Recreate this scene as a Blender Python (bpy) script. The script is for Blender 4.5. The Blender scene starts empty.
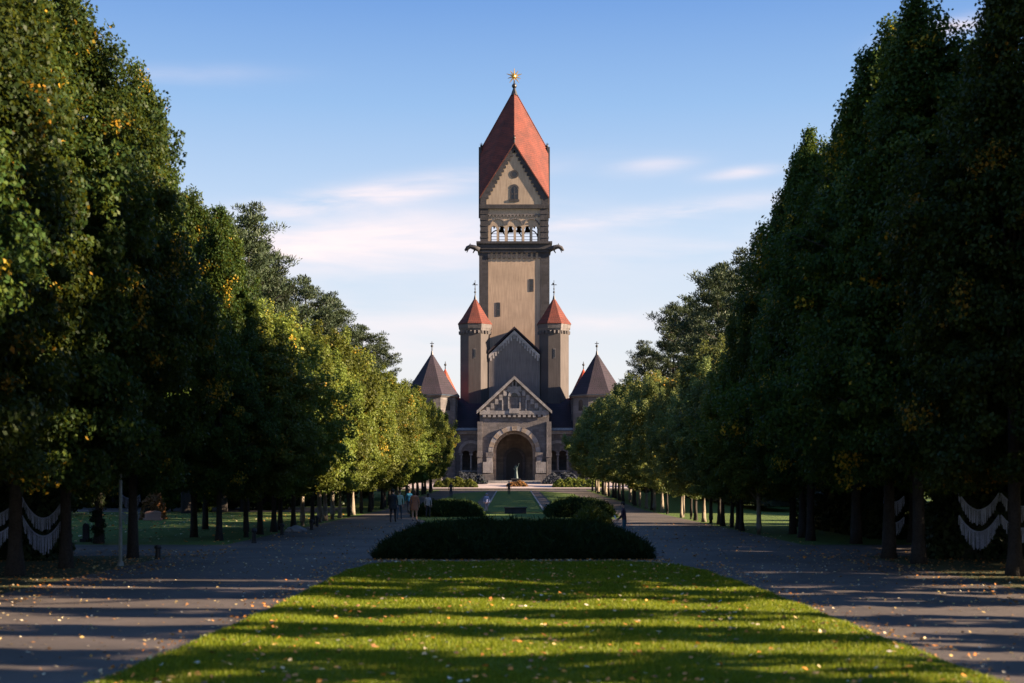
import bpy, bmesh, math, random
import numpy as np
from mathutils import Matrix, Vector
R = math.radians
random.seed(7)
SC = bpy.context.scene
COL = SC.collection
F = 1422.0; CX = 513.0; HY = 481.0; EYE = 2.27
SUN_EL = 17.0; SUN_AZ = 96.5     # clockwise from +Y (the view direction)

# ------------------------------------------------------------------ ground profile
PROF = [(-200, 0.0), (110, 0.0), (195, 1.0), (195.02, 1.26), (212, 2.0), (3000, 2.0)]
def zg(y):
    for (a, za), (b, zb) in zip(PROF, PROF[1:]):
        if y <= b:
            return za + (zb - za) * (y - a) / (b - a)
    return PROF[-1][1]
def wx(px, Y): return (px - CX) * Y / F
def wz(py, Y): return EYE + (HY - py) * Y / F

# ------------------------------------------------------------------ object helpers
def tag(o, label=None, cat=None, group=None, kind=None):
    if label: o['label'] = label
    if cat: o['category'] = cat
    if group: o['group'] = group
    if kind: o['kind'] = kind
    return o
def empty(name, loc, rz=0.0, s=(1, 1, 1)):
    o = bpy.data.objects.new(name, None); COL.objects.link(o)
    o.location = loc; o.rotation_euler = (0, 0, rz); o.scale = s
    o.empty_display_size = 0.3
    return o
def link(name, me, parent=None, loc=None):
    o = bpy.data.objects.new(name, me); COL.objects.link(o)
    if parent is not None: o.parent = parent
    if loc is not None: o.location = loc
    return o
def copy_tree(o, parent=None):
    c = o.copy(); COL.objects.link(c); c.parent = parent
    for ch in list(o.children): copy_tree(ch, c)
    return c

class MB:
    """collects faces, builds one mesh"""
    def __init__(self, M=None):
        self.v = []; self.f = []; self.m = []; self.M = M or Matrix()
        self.cur = 0
    def add(self, vs, fs):
        b = len(self.v)
        for p in vs: self.v.append(tuple(self.M @ Vector(p)))
        for f in fs: self.f.append([i + b for i in f]); self.m.append(self.cur)
    def box(self, x0, x1, y0, y1, z0, z1):
        self.add([(x0,y0,z0),(x1,y0,z0),(x1,y1,z0),(x0,y1,z0),(x0,y0,z1),(x1,y0,z1),(x1,y1,z1),(x0,y1,z1)],
                 [(0,3,2,1),(4,5,6,7),(0,1,5,4),(1,2,6,5),(2,3,7,6),(3,0,4,7)])
    def prism(self, pts, y0, y1):
        n = len(pts)
        vs = [(x, y0, z) for x, z in pts] + [(x, y1, z) for x, z in pts]
        fs = [tuple(range(n)), tuple(range(2*n-1, n-1, -1))]
        fs += [(i, i+n, (i+1) % n + n, (i+1) % n) for i in range(n)]
        self.add(vs, fs)
    def frustum(self, cx, cy, z0, r0, z1, r1, n=8, rot=None, cap=True):
        rot = math.pi/n if rot is None else rot
        vs = []
        for z, r in ((z0, r0), (z1, r1)):
            for k in range(n):
                a = rot + 2*math.pi*k/n
                vs.append((cx + r*math.cos(a), cy + r*math.sin(a), z))
        fs = [(k, (k+1) % n, (k+1) % n + n, k+n) for k in range(n)]
        if cap: fs += [tuple(range(n-1, -1, -1)), tuple(range(n, 2*n))]
        self.add(vs, fs)
    def tube(self, p0, p1, r0, r1=None, n=8):
        r1 = r0 if r1 is None else r1
        p0 = Vector(p0); p1 = Vector(p1); d = (p1-p0)
        if d.length < 1e-6: return
        q = d.to_track_quat('Z', 'Y')
        vs = []
        for p, r in ((p0, r0), (p1, r1)):
            for k in range(n):
                a = 2*math.pi*k/n
                vs.append(tuple(p + q @ Vector((r*math.cos(a), r*math.sin(a), 0))))
        fs = [(k, (k+1) % n, (k+1) % n + n, k+n) for k in range(n)] + [tuple(range(n-1,-1,-1)), tuple(range(n,2*n))]
        self.add(vs, fs)
    def path(self, pts, rad, n=8):
        """tapered continuous tube"""
        pts = [Vector(p) for p in pts]; vs = []; m = len(pts)
        for i, p in enumerate(pts):
            d = (pts[min(i+1, m-1)] - pts[max(i-1, 0)])
            q = d.to_track_quat('Z', 'Y')
            for k in range(n):
                a = 2*math.pi*k/n
                vs.append(tuple(p + q @ Vector((rad[i]*math.cos(a), rad[i]*math.sin(a), 0))))
        fs = []
        for i in range(m-1):
            for k in range(n):
                fs.append((i*n+k, i*n+(k+1) % n, (i+1)*n+(k+1) % n, (i+1)*n+k))
        fs += [tuple(range(n-1,-1,-1)), tuple(range((m-1)*n, m*n))]
        self.add(vs, fs)
    def ball(self, c, rx, ry=None, rz=None, n=10):
        ry = ry or rx; rz = rz or rx; vs = []; m = max(4, n//2)
        vs.append((c[0], c[1], c[2]-rz))
        for i in range(1, m):
            t = math.pi*i/m - math.pi/2
            for k in range(n):
                a = 2*math.pi*k/n
                vs.append((c[0]+rx*math.cos(t)*math.cos(a), c[1]+ry*math.cos(t)*math.sin(a), c[2]+rz*math.sin(t)))
        vs.append((c[0], c[1], c[2]+rz)); L = len(vs)-1
        fs = [(0, 1+(k+1) % n, 1+k) for k in range(n)]
        for i in range(m-2):
            for k in range(n):
                fs.append((1+i*n+k, 1+i*n+(k+1) % n, 1+(i+1)*n+(k+1) % n, 1+(i+1)*n+k))
        fs += [(L, 1+(m-2)*n+k, 1+(m-2)*n+(k+1) % n) for k in range(n)]
        self.add(vs, fs)
    def lathe(self, cx, cy, prof, n=16):
        for (z0, r0), (z1, r1) in zip(prof, prof[1:]):
            self.frustum(cx, cy, z0, r0, z1, r1, n, cap=False)
    def ring(self, cx, cz, r0, r1, y0, y1, a0=0.0, a1=math.pi, n=16):
        """arch ring (voussoirs) in the XZ plane, extruded in Y"""
        for k in range(n):
            t0 = a0+(a1-a0)*k/n; t1 = a0+(a1-a0)*(k+1)/n
            self.prism([(cx+r0*math.cos(t0), cz+r0*math.sin(t0)), (cx+r1*math.cos(t0), cz+r1*math.sin(t0)),
                        (cx+r1*math.cos(t1), cz+r1*math.sin(t1)), (cx+r0*math.cos(t1), cz+r0*math.sin(t1))], y0, y1)
    def arch_wall(self, x0, x1, z0, z1, y0, y1, ops, n=12):
        x = x0
        for (cx, r, zs, zb) in ops:
            if cx-r > x: self.box(x, cx-r, y0, y1, z0, z1)
            if zb > z0: self.box(cx-r, cx+r, y0, y1, z0, zb)
            for k in range(n):
                t0 = math.pi - math.pi*k/n; t1 = math.pi - math.pi*(k+1)/n
                a = (cx+r*math.cos(t0), zs+r*math.sin(t0)); b = (cx+r*math.cos(t1), zs+r*math.sin(t1))
                self.prism([a, b, (b[0], z1), (a[0], z1)], y0, y1)
            x = cx+r
        if x1 > x: self.box(x, x1, y0, y1, z0, z1)
    def build(self, name, mats, parent=None, smooth=False, loc=None, auto=None):
        me = bpy.data.meshes.new(name)
        me.from_pydata(self.v, [], self.f)
        mats = mats if isinstance(mats, (list, tuple)) else [mats]
        for m in mats: me.materials.append(m)
        me.polygons.foreach_set('material_index', self.m)
        bm = bmesh.new(); bm.from_mesh(me); bmesh.ops.recalc_face_normals(bm, faces=bm.faces); bm.to_mesh(me); bm.free()
        if smooth: me.polygons.foreach_set('use_smooth', [True]*len(me.polygons))
        me.update()
        return link(name, me, parent, loc)

# ------------------------------------------------------------------ materials
def newmat(name):
    m = bpy.data.materials.new(name); m.use_nodes = True
    nt = m.node_tree; b = nt.nodes['Principled BSDF']
    return m, nt, b
def N(nt, typ, **kw):
    n = nt.nodes.new(typ)
    for k, v in kw.items():
        if k.startswith('i_'): n.inputs[k[2:].replace('_', ' ')].default_value = v
        else: setattr(n, k, v)
    return n
def ramp(nt, stops, src=None, interp='LINEAR'):
    r = nt.nodes.new('ShaderNodeValToRGB'); r.color_ramp.interpolation = interp
    el = r.color_ramp.elements
    while len(el) < len(stops): el.new(0.5)
    for e, (p, c) in zip(el, stops):
        e.position = p; e.color = (*c, 1) if len(c) == 3 else c
    if src is not None: nt.links.new(src, r.inputs['Fac'])
    return r
def sc3(c, k): return tuple(min(1, x*k) for x in c)
def mixc(nt, fac, a, b, mode='MIX'):
    m = nt.nodes.new('ShaderNodeMix'); m.data_type = 'RGBA'; m.blend_type = mode
    for s, v in ((m.inputs[0], fac), (m.inputs[6], a), (m.inputs[7], b)):
        if isinstance(v, (int, float)): s.default_value = v
        elif isinstance(v, tuple): s.default_value = (*v, 1) if len(v) == 3 else v
        else: nt.links.new(v, s)
    return m.outputs[2]
def uvwall(nt, sx=1.0, sz=1.0):
    """(x+y, z) in object metres: courses run level round a building"""
    tc = N(nt, 'ShaderNodeTexCoord'); sp = N(nt, 'ShaderNodeSeparateXYZ'); nt.links.new(tc.outputs['Object'], sp.inputs[0])
    a = N(nt, 'ShaderNodeMath', operation='ADD'); nt.links.new(sp.outputs[0], a.inputs[0]); nt.links.new(sp.outputs[1], a.inputs[1])
    cb = N(nt, 'ShaderNodeCombineXYZ'); nt.links.new(a.outputs[0], cb.inputs[0]); nt.links.new(sp.outputs[2], cb.inputs[1])
    mp = N(nt, 'ShaderNodeMapping'); mp.inputs['Scale'].default_value = (sx, sz, 1); nt.links.new(cb.outputs[0], mp.inputs[0])
    return mp.outputs[0], tc
def mat_stone(name, c, var=0.35, bw=1.2, bh=0.5, mortar=0.75, rough=0.85, blockvar=0.25, bump=0.4):
    m, nt, b = newmat(name); L = nt.links
    uv, tc = uvwall(nt)
    br = N(nt, 'ShaderNodeTexBrick'); L.new(uv, br.inputs['Vector'])
    br.inputs['Scale'].default_value = 1.0; br.inputs['Brick Width'].default_value = bw; br.inputs['Row Height'].default_value = bh
    br.inputs['Mortar Size'].default_value = 0.02; br.inputs['Mortar Smooth'].default_value = 0.3
    br.inputs['Color1'].default_value = (*sc3(c, 1-blockvar), 1); br.inputs['Color2'].default_value = (*sc3(c, 1+blockvar), 1)
    br.inputs['Mortar'].default_value = (*sc3(c, mortar), 1)
    no = N(nt, 'ShaderNodeTexNoise'); L.new(tc.outputs['Object'], no.inputs['Vector']); no.inputs['Scale'].default_value = 0.45; no.inputs['Detail'].default_value = 8; no.inputs['Roughness'].default_value = 0.65
    r = ramp(nt, [(0.3, (1-var,)*3), (0.7, (1+var*0.6,)*3)], no.outputs[0])
    col = mixc(nt, 1.0, br.outputs[0], r.outputs[0], 'MULTIPLY')
    # rain streaks
    st = N(nt, 'ShaderNodeTexNoise'); mp = N(nt, 'ShaderNodeMapping'); mp.inputs['Scale'].default_value = (1.6, 0.12, 1); L.new(uv, mp.inputs[0]); L.new(mp.outputs[0], st.inputs['Vector']); st.inputs['Scale'].default_value = 1.0; st.inputs['Detail'].default_value = 5
    r2 = ramp(nt, [(0.42, (0.72, 0.72, 0.74)), (0.6, (1, 1, 1))], st.outputs[0])
    col = mixc(nt, 0.6, col, mixc(nt, 1.0, col, r2.outputs[0], 'MULTIPLY'))
    L.new(col, b.inputs['Base Color']); b.inputs['Roughness'].default_value = rough
    n2 = N(nt, 'ShaderNodeTexNoise'); L.new(tc.outputs['Object'], n2.inputs['Vector']); n2.inputs['Scale'].default_value = 6; n2.inputs['Detail'].default_value = 6
    hh = N(nt, 'ShaderNodeMath', operation='SUBTRACT'); L.new(n2.outputs[0], hh.inputs[0]); L.new(br.outputs['Fac'], hh.inputs[1])
    bp = N(nt, 'ShaderNodeBump'); bp.inputs['Strength'].default_value = bump; bp.inputs['Distance'].default_value = 0.04; L.new(hh.outputs[0], bp.inputs['Height']); L.new(bp.outputs[0], b.inputs['Normal'])
    return m
def mat_plaster(name, c, var=0.2):
    m, nt, b = newmat(name); L = nt.links
    uv, tc = uvwall(nt)
    no = N(nt, 'ShaderNodeTexNoise'); L.new(uv, no.inputs['Vector']); no.inputs['Scale'].default_value = 0.35; no.inputs['Detail'].default_value = 9; no.inputs['Roughness'].default_value = 0.6
    r = ramp(nt, [(0.3, sc3(c, 1-var)), (0.5, c), (0.72, sc3(c, 1+var*0.8))], no.outputs[0])
    st = N(nt, 'ShaderNodeTexNoise'); mp = N(nt, 'ShaderNodeMapping'); mp.inputs['Scale'].default_value = (1.3, 0.07, 1); L.new(uv, mp.inputs[0]); L.new(mp.outputs[0], st.inputs['Vector']); st.inputs['Detail'].default_value = 6
    r2 = ramp(nt, [(0.4, (0.74, 0.72, 0.72)), (0.58, (1, 1, 1))], st.outputs[0])
    col = mixc(nt, 0.75, r.outputs[0], mixc(nt, 1.0, r.outputs[0], r2.outputs[0], 'MULTIPLY'))
    L.new(col, b.inputs['Base Color']); b.inputs['Roughness'].default_value = 0.9
    n2 = N(nt, 'ShaderNodeTexNoise'); L.new(tc.outputs['Object'], n2.inputs['Vector']); n2.inputs['Scale'].default_value = 9; n2.inputs['Detail'].default_value = 5
    bp = N(nt, 'ShaderNodeBump'); bp.inputs['Strength'].default_value = 0.25; bp.inputs['Distance'].default_value = 0.03; L.new(n2.outputs[0], bp.inputs['Height']); L.new(bp.outputs[0], b.inputs['Normal'])
    return m
def mat_tile(name, c1, c2, row=0.35, w=0.3, rough=0.6):
    m, nt, b = newmat(name); L = nt.links
    uv, tc = uvwall(nt)
    br = N(nt, 'ShaderNodeTexBrick'); L.new(uv, br.inputs['Vector']); br.inputs['Scale'].default_value = 1
    br.inputs['Brick Width'].default_value = w; br.inputs['Row Height'].default_value = row; br.inputs['Mortar Size'].default_value = 0.03
    br.inputs['Color1'].default_value = (*c1, 1); br.inputs['Color2'].default_value = (*c2, 1); br.inputs['Mortar'].default_value = (*sc3(c1, 0.45), 1)
    no = N(nt, 'ShaderNodeTexNoise'); L.new(tc.outputs['Object'], no.inputs['Vector']); no.inputs['Scale'].default_value = 0.6; no.inputs['Detail'].default_value = 8
    r = ramp(nt, [(0.32, (0.62, 0.6, 0.62)), (0.62, (1.1, 1.1, 1.1))], no.outputs[0])
    col = mixc(nt, 1.0, br.outputs[0], r.outputs[0], 'MULTIPLY')
    L.new(col, b.inputs['Base Color']); b.inputs['Roughness'].default_value = rough
    bp = N(nt, 'ShaderNodeBump'); bp.inputs['Strength'].default_value = 0.5; bp.inputs['Distance'].default_value = 0.05; bp.invert = True
    L.new(br.outputs['Fac'], bp.inputs['Height']); L.new(bp.outputs[0], b.inputs['Normal'])
    return m
def mat_plain(name, c, rough=0.7, metal=0.0, var=0.25, scale=6.0):
    m, nt, b = newmat(name); L = nt.links
    tc = N(nt, 'ShaderNodeTexCoord'); no = N(nt, 'ShaderNodeTexNoise'); L.new(tc.outputs['Object'], no.inputs['Vector'])
    no.inputs['Scale'].default_value = scale; no.inputs['Detail'].default_value = 6
    r = ramp(nt, [(0.3, sc3(c, 1-var)), (0.7, sc3(c, 1+var))], no.outputs[0])
    L.new(r.outputs[0], b.inputs['Base Color']); b.inputs['Roughness'].default_value = rough; b.inputs['Metallic'].default_value = metal
    return m
def mat_leaf(name, stops, transl=0.35, rough=0.5, huevar=0.014, spec=0.12, valvar=0.4):
    m, nt, b = newmat(name); L = nt.links
    at = N(nt, 'ShaderNodeAttribute', attribute_name='tint')
    oi = N(nt, 'ShaderNodeObjectInfo')
    r = ramp(nt, stops, at.outputs['Fac'])
    hs = N(nt, 'ShaderNodeHueSaturation'); L.new(r.outputs[0], hs.inputs['Color'])
    mr = N(nt, 'ShaderNodeMapRange'); L.new(oi.outputs['Random'], mr.inputs[0]); mr.inputs[3].default_value = 0.5-huevar; mr.inputs[4].default_value = 0.5+huevar*0.5
    L.new(mr.outputs[0], hs.inputs['Hue'])
    mv = N(nt, 'ShaderNodeMapRange'); L.new(oi.outputs['Random'], mv.inputs[0]); mv.inputs[3].default_value = 1-valvar; mv.inputs[4].default_value = 1+valvar
    L.new(mv.outputs[0], hs.inputs['Value'])
    L.new(hs.outputs[0], b.inputs['Base Color']); b.inputs['Roughness'].default_value = rough
    b.inputs['Specular IOR Level'].default_value = spec
    tr = N(nt, 'ShaderNodeBsdfTranslucent')
    tc = mixc(nt, 0.35, hs.outputs[0], (0.16, 0.17, 0.012))
    L.new(tc, tr.inputs['Color'])
    mx = N(nt, 'ShaderNodeMixShader'); mx.inputs[0].default_value = transl
    L.new(b.outputs[0], mx.inputs[1]); L.new(tr.outputs[0], mx.inputs[2])
    L.new(mx.outputs[0], nt.nodes['Material Output'].inputs['Surface'])
    return m
def mat_ground(name, stops, scale=3.0, fine=40.0, rough=0.9, bump=0.5, dist=0.02, patch=None, patchscale=0.25):
    m, nt, b = newmat(name); L = nt.links
    tc = N(nt, 'ShaderNodeTexCoord')
    a = N(nt, 'ShaderNodeTexNoise'); L.new(tc.outputs['Object'], a.inputs['Vector']); a.inputs['Scale'].default_value = scale; a.inputs['Detail'].default_value = 10; a.inputs['Roughness'].default_value = 0.7
    f = N(nt, 'ShaderNodeTexNoise'); L.new(tc.outputs['Object'], f.inputs['Vector']); f.inputs['Scale'].default_value = fine; f.inputs['Detail'].default_value = 6
    mm = N(nt, 'ShaderNodeMix'); mm.data_type = 'FLOAT'; mm.inputs[0].default_value = 0.5; L.new(a.outputs[0], mm.inputs[2]); L.new(f.outputs[0], mm.inputs[3])
    r = ramp(nt, stops, mm.outputs[0]); col = r.outputs[0]
    if patch:
        p = N(nt, 'ShaderNodeTexNoise'); L.new(tc.outputs['Object'], p.inputs['Vector']); p.inputs['Scale'].default_value = patchscale; p.inputs['Detail'].default_value = 6
        pr = ramp(nt, [(0.48, (0, 0, 0)), (0.62, (1, 1, 1))], p.outputs[0])
        col = mixc(nt, pr.outputs[0], col, patch)
    L.new(col, b.inputs['Base Color']); b.inputs['Roughness'].default_value = rough; b.inputs['Specular IOR Level'].default_value = 0.25
    bp = N(nt, 'ShaderNodeBump'); bp.inputs['Strength'].default_value = bump; bp.inputs['Distance'].default_value = dist; L.new(f.outputs[0], bp.inputs['Height']); L.new(bp.outputs[0], b.inputs['Normal'])
    return m

M = {}
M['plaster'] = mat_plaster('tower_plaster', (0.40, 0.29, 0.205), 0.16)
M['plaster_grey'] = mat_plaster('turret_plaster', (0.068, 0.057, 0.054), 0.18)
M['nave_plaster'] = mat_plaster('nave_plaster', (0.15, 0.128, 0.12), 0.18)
M['friezestone'] = mat_stone('pale_frieze_stone', (0.34, 0.30, 0.28), 0.25, 1.0, 0.45, 0.8)
M['darkstone'] = mat_stone('weathered_dark_stone', (0.036, 0.033, 0.038), 0.35, 1.1, 0.45, 0.7)
M['midstone'] = mat_stone('grey_rubble_stone', (0.125, 0.11, 0.108), 0.35, 0.9, 0.4, 0.7)
M['lightstone'] = mat_stone('pale_limestone', (0.23, 0.21, 0.205), 0.3, 1.0, 0.45, 0.8, blockvar=0.2)
M['warmstone'] = mat_stone('warm_limestone', (0.25, 0.195, 0.15), 0.3, 0.9, 0.4, 0.8)
M['redtile'] = mat_tile('red_clay_tile', (0.125, 0.021, 0.0095), (0.105, 0.017, 0.008), rough=.85)
M['beige'] = mat_plaster('belfry_plaster', (0.36, 0.275, 0.20), 0.16)
M['sunlit_redtile'] = mat_tile('sunlit_red_clay_tile', (0.42, 0.06, 0.025), (0.35, 0.05, 0.02), rough=.85)  # red roof tile brightened in its colour to stand for sunshine
M['darktile'] = mat_tile('dark_plum_tile', (0.017, 0.0095, 0.019), (0.023, 0.012, 0.022), rough=.9)
M['lead'] = mat_plain('lead_sheet', (0.10, 0.14, 0.20), 0.5, 0.2, 0.25)
M['gold'] = mat_plain('gilded_metal', (0.75, 0.42, 0.09), 0.35, 0.9, 0.1)
M['iron'] = mat_plain('dark_iron', (0.03, 0.03, 0.032), 0.5, 0.6)
M['void'] = mat_plain('dark_glass', (0.02, 0.02, 0.022), 0.25, 0.0)
M['door'] = mat_plain('dark_oak', (0.035, 0.025, 0.02), 0.6)
M['verdigris'] = mat_plain('green_bronze', (0.008, 0.024, 0.026), 0.55, 0.3)
M['bark'] = mat_ground('tree_bark', [(0.3, (0.012, 0.010, 0.009)), (0.7, (0.05, 0.042, 0.035))], 4, 22, 0.95, 0.9, 0.03)
M['palebark'] = mat_ground('pale_lime_bark', [(0.3, (0.09, 0.075, 0.055)), (0.7, (0.24, 0.2, 0.15))], 4, 22, 0.95, 0.9, 0.03)
M['leaf_tall'] = mat_leaf('tall_tree_leaf', [(0, (0.012, 0.030, 0.007)), (0.55, (0.028, 0.054, 0.010)), (0.86, (0.07, 0.092, 0.013)), (0.93, (0.24, 0.18, 0.015)), (1, (0.40, 0.22, 0.02))], 0.32)
M['leaf_lime'] = mat_leaf('lime_leaf', [(0, (0.048, 0.072, 0.014)), (0.5, (0.085, 0.112, 0.02)), (0.82, (0.13, 0.158, 0.03)), (0.95, (0.3, 0.24, 0.03)), (1, (0.42, 0.22, 0.03))], 0.36)
M['leaf_lime_sunlit'] = mat_leaf('sunlit_lime_leaf', [(0, (0.075, 0.105, 0.035)), (0.6, (0.12, 0.155, 0.05)), (0.85, (0.19, 0.2, 0.06)), (0.95, (0.38, 0.28, 0.04)), (1, (0.42, 0.24, 0.03))], 0.36)  # lime leaf lightened: sunlight on the right row put into the colour
M['leaf_pine'] = mat_leaf('pine_needle', [(0, (0.014, 0.026, 0.013)), (1, (0.036, 0.052, 0.022))], 0.1, 0.6, 0.01, 0.2)
M['leaf_juniper'] = mat_leaf('juniper_needle', [(0, (0.009, 0.02, 0.008)), (0.9, (0.024, 0.045, 0.014)), (1, (0.07, 0.09, 0.03))], 0.1, 0.8, 0.01, 0.05)
M['leaf_hedge'] = mat_leaf('hedge_leaf', [(0, (0.05, 0.075, 0.016)), (0.8, (0.12, 0.14, 0.025)), (1, (0.3, 0.17, 0.03))], 0.3)
M['leaf_grey'] = mat_leaf('lavender_leaf', [(0, (0.03, 0.036, 0.045)), (1, (0.06, 0.065, 0.085))], 0.1)
M['leaf_brown'] = mat_leaf('rust_leaf', [(0, (0.1, 0.045, 0.02)), (1, (0.3, 0.14, 0.05))], 0.3)
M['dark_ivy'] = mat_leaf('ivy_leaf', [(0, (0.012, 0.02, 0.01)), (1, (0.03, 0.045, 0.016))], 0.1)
M['blade'] = mat_leaf('grass_blade', [(0, (0.06, 0.11, 0.005)), (0.7, (0.20, 0.235, 0.009)), (1, (0.32, 0.25, 0.05))], 0.4, 0.5, 0.0, 0.2, 0.0)
M['litter'] = mat_leaf('fallen_leaf', [(0, (0.14, 0.075, 0.03)), (0.3, (0.34, 0.16, 0.05)), (0.55, (0.62, 0.22, 0.03)), (0.75, (0.55, 0.38, 0.12)), (1, (0.62, 0.55, 0.42))], 0.15, 0.6, 0, 0.4, 0.0)
M['grass'] = mat_ground('lawn_grass', [(0.32, (0.028, 0.055, 0.008)), (0.5, (0.055, 0.095, 0.012)), (0.68, (0.10, 0.13, 0.02))], 1.2, 60, 0.95, 0.9, 0.03)
M['nearlawn'] = mat_ground('near_lawn_grass', [(0.32, (0.035, 0.06, 0.005)), (0.5, (0.075, 0.115, 0.008)), (0.68, (0.14, 0.17, 0.016))], 1.2, 60, 0.95, 0.9, 0.03)
M['verge'] = mat_ground('verge_soil_grass', [(0.32, (0.03, 0.035, 0.012)), (0.5, (0.05, 0.055, 0.018)), (0.68, (0.09, 0.07, 0.035))], 1.5, 50, 0.95, 0.9, 0.03)
M['asphalt'] = mat_ground('worn_asphalt', [(0.34, (0.048, 0.039, 0.034)), (0.5, (0.08, 0.065, 0.057)), (0.66, (0.135, 0.108, 0.092))], 0.7, 90, 0.85, 0.6, 0.008, patch=(0.052, 0.043, 0.038), patchscale=0.35)
M['plaza'] = mat_ground('pale_paving', [(0.34, (0.28, 0.23, 0.22)), (0.66, (0.4, 0.33, 0.31))], 0.9, 40, 0.85, 0.5, 0.01)
M['kerb'] = mat_stone('kerb_granite', (0.28, 0.26, 0.25), 0.2, 1.0, 0.3, 0.6)
M['soil'] = mat_ground('bed_soil', [(0.3, (0.02, 0.015, 0.01)), (0.7, (0.06, 0.042, 0.03))], 2, 40)
M['wisp'] = mat_plain('pale_blue_fringe', (0.22, 0.26, 0.38), 0.6, 0, 0.3, 3.0)
M['steel'] = mat_plain('galvanised_steel', (0.16, 0.18, 0.17), 0.6, 0.2)
M['pinkstone'] = mat_stone('pink_sandstone', (0.48, 0.27, 0.2), 0.2, 0.8, 0.4)

# ------------------------------------------------------------------ sheets that follow the ground profile
def sheet(name, poly, lift, mat, kind='structure', parent=None):
    bm = bmesh.new()
    vs = [bm.verts.new((x, y, 0)) for x, y in poly]
    bm.faces.new(vs)
    for (yb, _) in PROF[1:-1]:
        g = bm.verts[:] + bm.edges[:] + bm.faces[:]
        bmesh.ops.bisect_plane(bm, geom=g, dist=1e-5, plane_co=(0, yb, 0), plane_no=(0, 1, 0))
    for v in bm.verts: v.co.z = zg(v.co.y) + lift
    bmesh.ops.recalc_face_normals(bm, faces=bm.faces)
    if bm.faces and bm.faces[:][0].normal.z < 0: bmesh.ops.reverse_faces(bm, faces=bm.faces)
    me = bpy.data.meshes.new(name); bm.to_mesh(me); bm.free(); me.materials.append(mat)
    o = link(name, me, parent)
    if kind: o['kind'] = kind
    return o
sheet('ground', [(-900, -60), (900, -60), (900, 2500), (-900, 2500)], 0, M['grass'])
sheet('path', [(-10.3, -40), (10.6, -40), (10.6, 43), (60, 43), (60, 50.5), (10.3, 50.5), (10.0, 194.9), (-10.0, 194.9), (-10.2, 50.5), (-60, 50.5), (-60, 43), (-10.3, 43)], 0.004, M['asphalt'])
sheet('path', [(-60, 104), (-13.5, 104), (-13.5, 118), (-60, 118)], 0.004, M['asphalt'])
sheet('verge', [(-16, -40), (-10.3, -40), (-10.3, 42.9), (-16, 42.9)], 0.006, M['verge'])
sheet('verge', [(10.6, -40), (18, -40), (18, 42.9), (10.6, 42.9)], 0.006, M['verge'])
sheet('plaza', [(-60, 195.1), (60, 195.1), (60, 232), (-60, 232)], 0.004, M['plaza'])
lawn_poly = [(-4.9, -5), (-4.75, 14), (-4.45, 19), (-4.25, 24), (-4.2, 30), (-4.15, 35.5), (-3.9, 37.6), (-3.3, 38.8), (-2.4, 39.4),
             (2.8, 39.4), (3.7, 38.9), (4.4, 37.7), (4.75, 35.5), (5.0, 31), (5.2, 26), (5.3, 20), (5.5, 14), (5.6, -5)]
sheet('lawn', lawn_poly, 0.03, M['nearlawn'])
sheet('planting_bed', [(-4.0, 40.9), (4.1, 40.9), (4.4, 44), (4.1, 54), (-4.1, 54), (-4.3, 44)], 0.01, M['soil'])
sheet('lawn', [(-3.7, 54.1), (3.7, 54.1), (4.6, 60), (5.1, 82), (6.8, 87), (6.8, 100.5), (-6.0, 100.5), (-6.0, 87), (-4.9, 80), (-4.6, 60)], 0.02, M['grass'])
sheet('lawn', [(-2.05, 101.6), (2.25, 101.6), (2.25, 186), (-2.05, 186)], 0.05, M['grass'])
sheet('lawn', [(-7.0, 101.6), (-3.3, 101.6), (-3.3, 186), (-7.0, 170)], 0.05, M['grass'])
sheet('lawn', [(3.5, 101.6), (7.2, 101.6), (7.2, 170), (3.5, 186)], 0.05, M['grass'])
def kerb_line(x, y0, y1, name='kerb'):
    b = MB(); ys = [y0] + [p for p, _ in PROF if y0 < p < y1] + [y1]
    for a, c in zip(ys, ys[1:]):
        b.add([(x-.07, a, zg(a)-.1), (x+.07, a, zg(a)-.1), (x+.07, a, zg(a)+.11), (x-.07, a, zg(a)+.11),
               (x-.07, c, zg(c)-.1), (x+.07, c, zg(c)-.1), (x+.07, c, zg(c)+.11), (x-.07, c, zg(c)+.11)],
              [(0,1,2,3), (7,6,5,4), (3,2,6,7), (0,3,7,4), (1,5,6,2)])
    o = b.build(name, M['kerb']); o['kind'] = 'structure'; return o
kerb_line(-2.12, 101.6, 186); kerb_line(2.32, 101.6, 186)
b = MB(); b.box(-40, 40, 194.7, 195.06, 0.8, 1.262); o = b.build('step', M['midstone']); o['kind'] = 'structure'

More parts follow.
